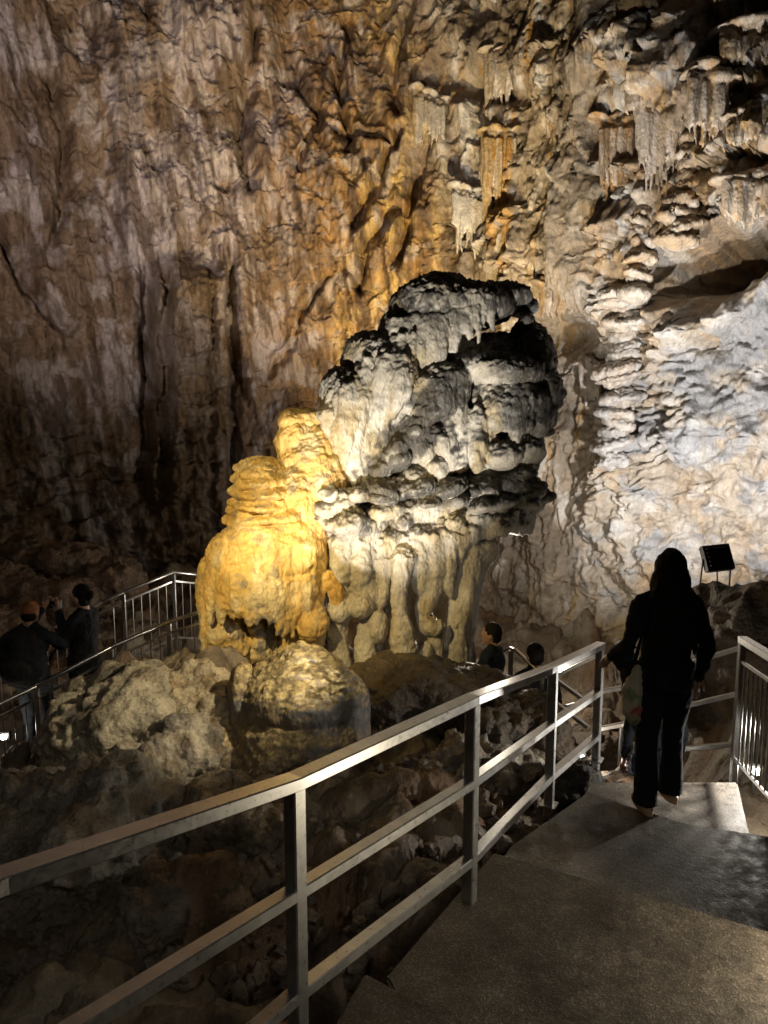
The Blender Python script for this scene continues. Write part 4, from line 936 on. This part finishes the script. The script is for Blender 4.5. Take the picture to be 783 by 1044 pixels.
# the woman walking down the steps
wl, wh = stand(672, 826, ZC, 566)
W = person('long haired woman in black seen from behind, walking down the lit steps with bags', (wl.x, wl.y+.03, ZC+.012), math.radians(4), wh, M_BLACK, M_TROUS, M_SAND, 'long', stride=-.07, flare=.022,
           la=((-.27, -.05, 1.12), (-.30, .14, .98)), ra=((.26, -.03, 1.10), (.25, .05, .85)))
def bag_tote():
    c = P(648, 706, 4.82); r = empty('tote_bag', c-Vector((0, 0, .28)), label='slouching tote bag with pale, green and red print at the black clothed woman\'s left side', cat='bag')
    mb = MB(); mb.ell(c, (.085, .15, .20), Matrix.Rotation(math.radians(-14), 3, 'Y')); mb.ell(c+Vector((.06, .02, -.12)), (.09, .13, .16)); mb.ell(c+Vector((.02, 0, .10)), (.06, .12, .10))
    me = voxel(mb, .012, 2); cc = getco(me); n = getno(me); cc = cc+n*(.02*fbm3(cc/.12, 3))[:, None]; putco(me, cc); localise(me, parent_matrix(r)); link('bag_body', me, M_BLACK, r)
    R = Matrix.Rotation(math.radians(-14), 3, 'Y')
    mb = MB(); mb.tube([c+Vector((-.02, -.07, .17)), c+Vector((-.05, -.09, .04)), c+Vector((-.045, -.09, -.08)), c+Vector((-.02, -.07, -.17))], [.035, .065, .06, .03], 14)
    me = voxel(mb, .01, 2); cc = getco(me); n = getno(me); cc = cc+n*(.012*fbm3(cc/.07, 3))[:, None]; putco(me, cc); localise(me, parent_matrix(r)); link('printed_panel', me, M_BAGP, r)
    mb = MB(); top = c+Vector((.02, .0, .17)); mb.tube([top+Vector((-.02, .05, 0)), top+Vector((.02, .03, .22)), top+Vector((.06, 0, .48))], .012, 6); mb.build('strap', M_BLACK, r, smooth=True)
bag_tote()
def bag_hand():
    c = P(634, 668, 4.95); r = empty('handbag', c-Vector((0, 0, .10)), label='small dark rounded handbag held above the printed tote at the woman\'s left elbow', cat='bag')
    mb = MB(); mb.ell(c, (.085, .10, .065)); mb.ell(c+Vector((.03, 0, -.05)), (.075, .09, .07)); me = voxel(mb, .011, 2); localise(me, parent_matrix(r)); link('bag_body', me, M_NAVY, r)
    mb = MB(); mb.tube([c+Vector((-.03, -.02, .05)), c+Vector((.03, -.02, .085)), c+Vector((.09, 0, .05))], .008, 6); mb.build('handle', M_BLACK, r, smooth=True)
bag_hand()
jl = P(664, 800, 6.5)
person('person in blue jeans further down the steps, glimpsed between the black clothed woman\'s legs', (jl.x, jl.y, -3.72), math.radians(0), 1.55, M_NAVY, M_JEAN, M_SHOE, 'short')
# the two on the left walkway
cl, ch_ = stand(40, 776, -3.75, 614)
person('photographer in an orange brown cap and black backpack raising a camera on the left walkway', (cl.x, cl.y, -3.745), math.radians(-15), ch_, M_NAVY, M_GREYJ, M_SHOE, 'short', cap=M_CAP,
       la=((-.27, .12, 1.22), (-.06, .28, 1.56)), ra=((.30, .12, 1.24), (.12, .28, 1.55)))
def backpack():
    cb, _h = stand(40, 776, -3.75, 614); c = Vector((cb.x-.03, cb.y-.22, -3.75+_h*.70)); r = empty('backpack', c-Vector((0, 0, .3)), label='bulky black backpack worn by the capped photographer on the left walkway', cat='backpack')
    mb = MB(); mb.ell(c, (.23, .14, .29)); mb.ell(c+Vector((.02, 0, -.10)), (.22, .14, .22)); mb.ell(c+Vector((0, .02, .14)), (.20, .15, .17))
    me = voxel(mb, .015, 2); cc = getco(me); n = getno(me); cc = cc+n*(.02*fbm3(cc/.15, 3))[:, None]; putco(me, cc); localise(me, parent_matrix(r)); link('bag_body', me, M_BLACK, r)
    mb = MB(); mb.ell(c+Vector((.02, -.14, -.10)), (.16, .06, .13)); me = voxel(mb, .012, 2); localise(me, parent_matrix(r)); link('pocket', me, M_BLACK, r)
    for sx in (-1, 1):
        mb = MB(); mb.tube([c+Vector((sx*.12, .04, .20)), c+Vector((sx*.13, .16, .23)), c+Vector((sx*.14, .28, .14))], .02, 8); mb.build('strap', M_BLACK, r, smooth=True)
backpack()
def camera_obj():
    cb, _h = stand(40, 776, -3.75, 614); sc_ = _h/1.7; a_ = math.radians(-15); c = Vector((cb.x+sc_*(.03*math.cos(a_)-.34*math.sin(a_)), cb.y+sc_*(.03*math.sin(a_)+.34*math.cos(a_)), -3.75+1.60*sc_)); r = empty('camera', c, math.radians(-15), label='small black camera with a glinting lens in the raised hands of the capped photographer', cat='camera')
    mb = MB(); mb.beam(c+Vector((-.07, 0, 0)), c+Vector((.07, 0, 0)), .06, .09, .008); mb.beam(c+Vector((-.02, 0, .05)), c+Vector((.02, 0, .05)), .05, .03, .006); mb.build('camera_body', M_PLAST, r)
    mb = MB(); mb.tube([c+Vector((0, .02, 0)), c+Vector((0, .11, 0))], .035, 16, caps=False); mb.build('lens', M_GLASS, r, smooth=True)
camera_obj()
cl, ch_ = stand(92, 764, -3.75, 597)
person('dark coated sightseer with tied hair facing left beside the capped photographer', (cl.x, cl.y, -3.745), math.radians(75), ch_, M_BLACK, M_TROUS, M_SHOE, 'bun', la=((-.22, .10, 1.15), (-.12, .34, 1.18)), ra=((.22, .10, 1.15), (.10, .34, 1.18)))
cl, ch_ = stand(499, 792, -4.0, 637)
person('boy in a dark jacket looking left by the foot of the grey formation', (cl.x, cl.y, -3.99), math.radians(62), ch_, M_NAVY, M_TROUS, M_SHOE, 'short', head_yaw=.25, la=((-.24, .10, 1.16), (-.16, .32, 1.12)), ra=((.24, .06, 1.14), (.14, .30, 1.10)))
cl, ch_ = stand(541, 822, -4.1, 658)
person('dark haired person mostly hidden behind the near handrail, only the head showing clearly', (cl.x, cl.y, -4.085), math.radians(20), ch_, M_BLACK, M_TROUS, M_SHOE, 'short')

# ------------------------------------------------------------------ lamps of the cave, with unseen fill lights added
def floodlight():
    c = P(731, 569, 8.75); r = empty('floodlight', c-Vector((0, 0, .3)), label='black box floodlight on thin legs seen from behind on top of the dark boulder', cat='floodlight')
    R = Matrix.Rotation(math.radians(-28), 4, 'X')@Matrix.Rotation(math.radians(-6), 4, 'Y')
    def part(name, boxes, m):
        mb = MB()
        for (a, b, w, h) in boxes: mb.beam(c+R@Vector(a), c+R@Vector(b), w, h, .012, R@Vector((0, 0, 1)))
        return mb.build(name, m, r)
    hs = part('housing', [((-.155, 0, 0), (.155, 0, 0), .10, .30)], M_PLAST)
    part('cooling_fin', [((-.13, -.07, -.10+.05*k), (.13, -.07, -.10+.05*k), .035, .008) for k in range(5)], M_PLAST)
    part('lamp_face', [((-.13, .055, 0), (.13, .055, 0), .012, .25)], M_LAMP)
    for sx in (-1, 1):
        mb = MB(); mb.beam(c+R@Vector((sx*.162, 0, 0)), c+Vector((sx*.17, .02, -.36)), .012, .025, .002); mb.build('leg', M_PLAST, r)
    mb = MB(); mb.tube([c+Vector((0, -.02, -.14)), c+Vector((.01, -.03, -.30)), c+Vector((-.08, -.05, -.36))], .009, 6); mb.build('cable', M_PLAST, r, smooth=True)
    return c
fl = floodlight()
def spot(name, loc, tgt, power, col, ang=60, blend=.8, size=.08):
    l = bpy.data.lights.new(name, 'SPOT'); l.energy = power; l.color = col; l.spot_size = math.radians(ang); l.spot_blend = blend; l.shadow_soft_size = size
    o = bpy.data.objects.new(name, l); COL.objects.link(o); o.location = loc
    o.rotation_euler = (Vector(tgt)-Vector(loc)).to_track_quat('-Z', 'Y').to_euler(); return o
def point(name, loc, power, col, size=.05):
    l = bpy.data.lights.new(name, 'POINT'); l.energy = power; l.color = col; l.shadow_soft_size = size
    o = bpy.data.objects.new(name, l); COL.objects.link(o); o.location = loc; return o
def step_lamp(p, label, power, aim):
    r = empty('step_lamp', p-Vector((0, 0, .08)), label=label, cat='lamp', group='small lamps beside the paths')
    mb = MB(); mb.beam(p+Vector((-.05, .03, 0)), p+Vector((.05, .03, 0)), .05, .09, .01); mb.build('housing', M_PLAST, r)
    mb = MB(); mb.ell(p+Vector((0, -.012, 0)), (.036, .02, .03)); mb.build('bulb', M_LAMP, r, smooth=True)
    mb = MB(); mb.tube([p+Vector((0, .03, -.04)), p+Vector((0, .03, -.2))], .01, 6); mb.build('stake', M_PLAST, r)
    point('lamp_light', p+Vector((0, -.09, .04)), power, (1, .9, .75), .03)
step_lamp(P(643, 786, 6.7), 'glowing lamp low on the lower stair, just left of the black clothed woman\'s legs', 9, None)
step_lamp(P(771, 786, 5.9), 'glowing lamp behind the right baluster railing', 16, None)
step_lamp(P(4, 751, 7.9), 'glowing lamp at the left edge, low behind the front walkway railing', 4, None)
step_lamp(P(592, 772, 7.0), 'glowing lamp beside the small black stone near the end post of the handrail', 9, None)

WARM = (1, .80, .42); GOLD = (1, .68, .22); WHITE = (1, .93, .84); COOL = (.92, .95, 1)
# white flood on the right wall
spot('flood_right', fl+Vector((-.05, .22, .12)), P(690, 330, 11.5), 1100, (.98, .95, .93), 150, .6, .08)
spot('flood_right_high', P(520, 470, 9.7), P(670, 110, 12.5), 1250, (1, .88, .72), 75, .9, .06)
point('fill_mid', P(515, 600, 10.3), 170, (1, .88, .70), .06)  # added fill, hidden behind the formation, brightens the lower wall
# warm flood behind the formation on the orange wall
spot('flood_orange', P(430, 560, 9.9), P(385, 110, 15.5), 3600, (1, .76, .38), 75, .9, .07)
spot('fill_left_wall', Vector((-4.2, 5.5, 1.6)), P(150, 120, 15), 1900, (1, .84, .77), 74, 1., .1)  # unseen light added out of frame to brighten the left wall
# gold light on the stalagmite
point('lamp_gold', P(350, 562, 6.9), 5, GOLD, .05)
point('lamp_gold_nook', P(330, 524, 7.30), 8, GOLD, .04)
spot('spot_gold', Vector((-2.6, 3.6, 1.1)), P(296, 545, 7.6), 1000, (1, .74, .32), 38, .6, .05)
spot('spot_gold_core', Vector((-2.2, 3.6, .9)), P(278, 562, 7.5), 1300, (1, .80, .42), 15, 1., .05)
spot('fill_mound', Vector((.5, 5.4, -.5)), P(140, 745, 6.7), 330, (1, .86, .60), 44, .8, .05)  # added light hanging in mid-air, no fitting, brightens the mound
# from the pit up on the grey formation
spot('spot_grey', P(245, 985, 4.15), P(405, 405, 8.1), 2300, (1, .92, .80), 36, .7, .05)
spot('fill_columns', P(392, 784, 5.2), P(428, 560, 7.9), 50, (1, .90, .74), 32, .9, .05)  # added fill so the lower columns stay visible
point('lamp_walkway', P(222, 628, 9.5), 28, (1, .9, .75), .05)
point('fill_far_left', P(-110, 590, 8.6), 9, (1, .72, .5), .1)  # added fill beyond the left edge for visitors and fallen rocks
spot('fill_rail', Vector((1.2, -1.5, 1.6)), P(200, 860, 4.0), 175, (1, .93, .82), 62, 1., .2)  # unseen fill behind the camera, added for the near rail
spot('fill_pit', Vector((-1.3, .9, .9)), P(240, 880, 5.3), 26, (1, .84, .62), 52, 1., .06)  # added fill that lifts the dark pit rocks
spot('fill_floor', Vector((.9, -.6, 1.2)), P(520, 1000, 3.2), 26, (1, .90, .76), 52, 1., .1)  # weak unseen fill added behind the camera for the slabs
spot('spot_step', Vector((2.1, 2.85, -2.10)), (1.0, 3.0, -2.36), 70, (1, .86, .62), 110, .8, .04)
spot('spot_landing', Vector((2.9, 5.3, -2.35)), (2.0, 5.1, -2.7), 190, (1, .94, .84), 110, .8, .04)

world = bpy.data.worlds.new('World'); scene.world = world; world.use_nodes = True
world.node_tree.nodes['Background'].inputs[0].default_value = (.9, .75, .65, 1); world.node_tree.nodes['Background'].inputs[1].default_value = .006

cam = bpy.data.cameras.new('camera'); co = bpy.data.objects.new('camera', cam); COL.objects.link(co)
cam.sensor_fit = 'HORIZONTAL'; cam.angle = 2*math.atan(391.5/F); cam.clip_start = .05; cam.clip_end = 200
co.location = (0, 0, 0); co.rotation_euler = (math.radians(90)-PITCH, 0, 0); scene.camera = co
scene.view_settings.view_transform = 'Standard'; scene.view_settings.look = 'None'; scene.view_settings.gamma = 1; scene.view_settings.exposure = 0
cy = scene.cycles; cy.use_denoising = True; cy.max_bounces = 5; cy.diffuse_bounces = 3; cy.glossy_bounces = 2; cy.sample_clamp_indirect = 3.; cy.use_adaptive_sampling = True; cy.adaptive_threshold = .02
cy.caustics_reflective = False; cy.caustics_refractive = False
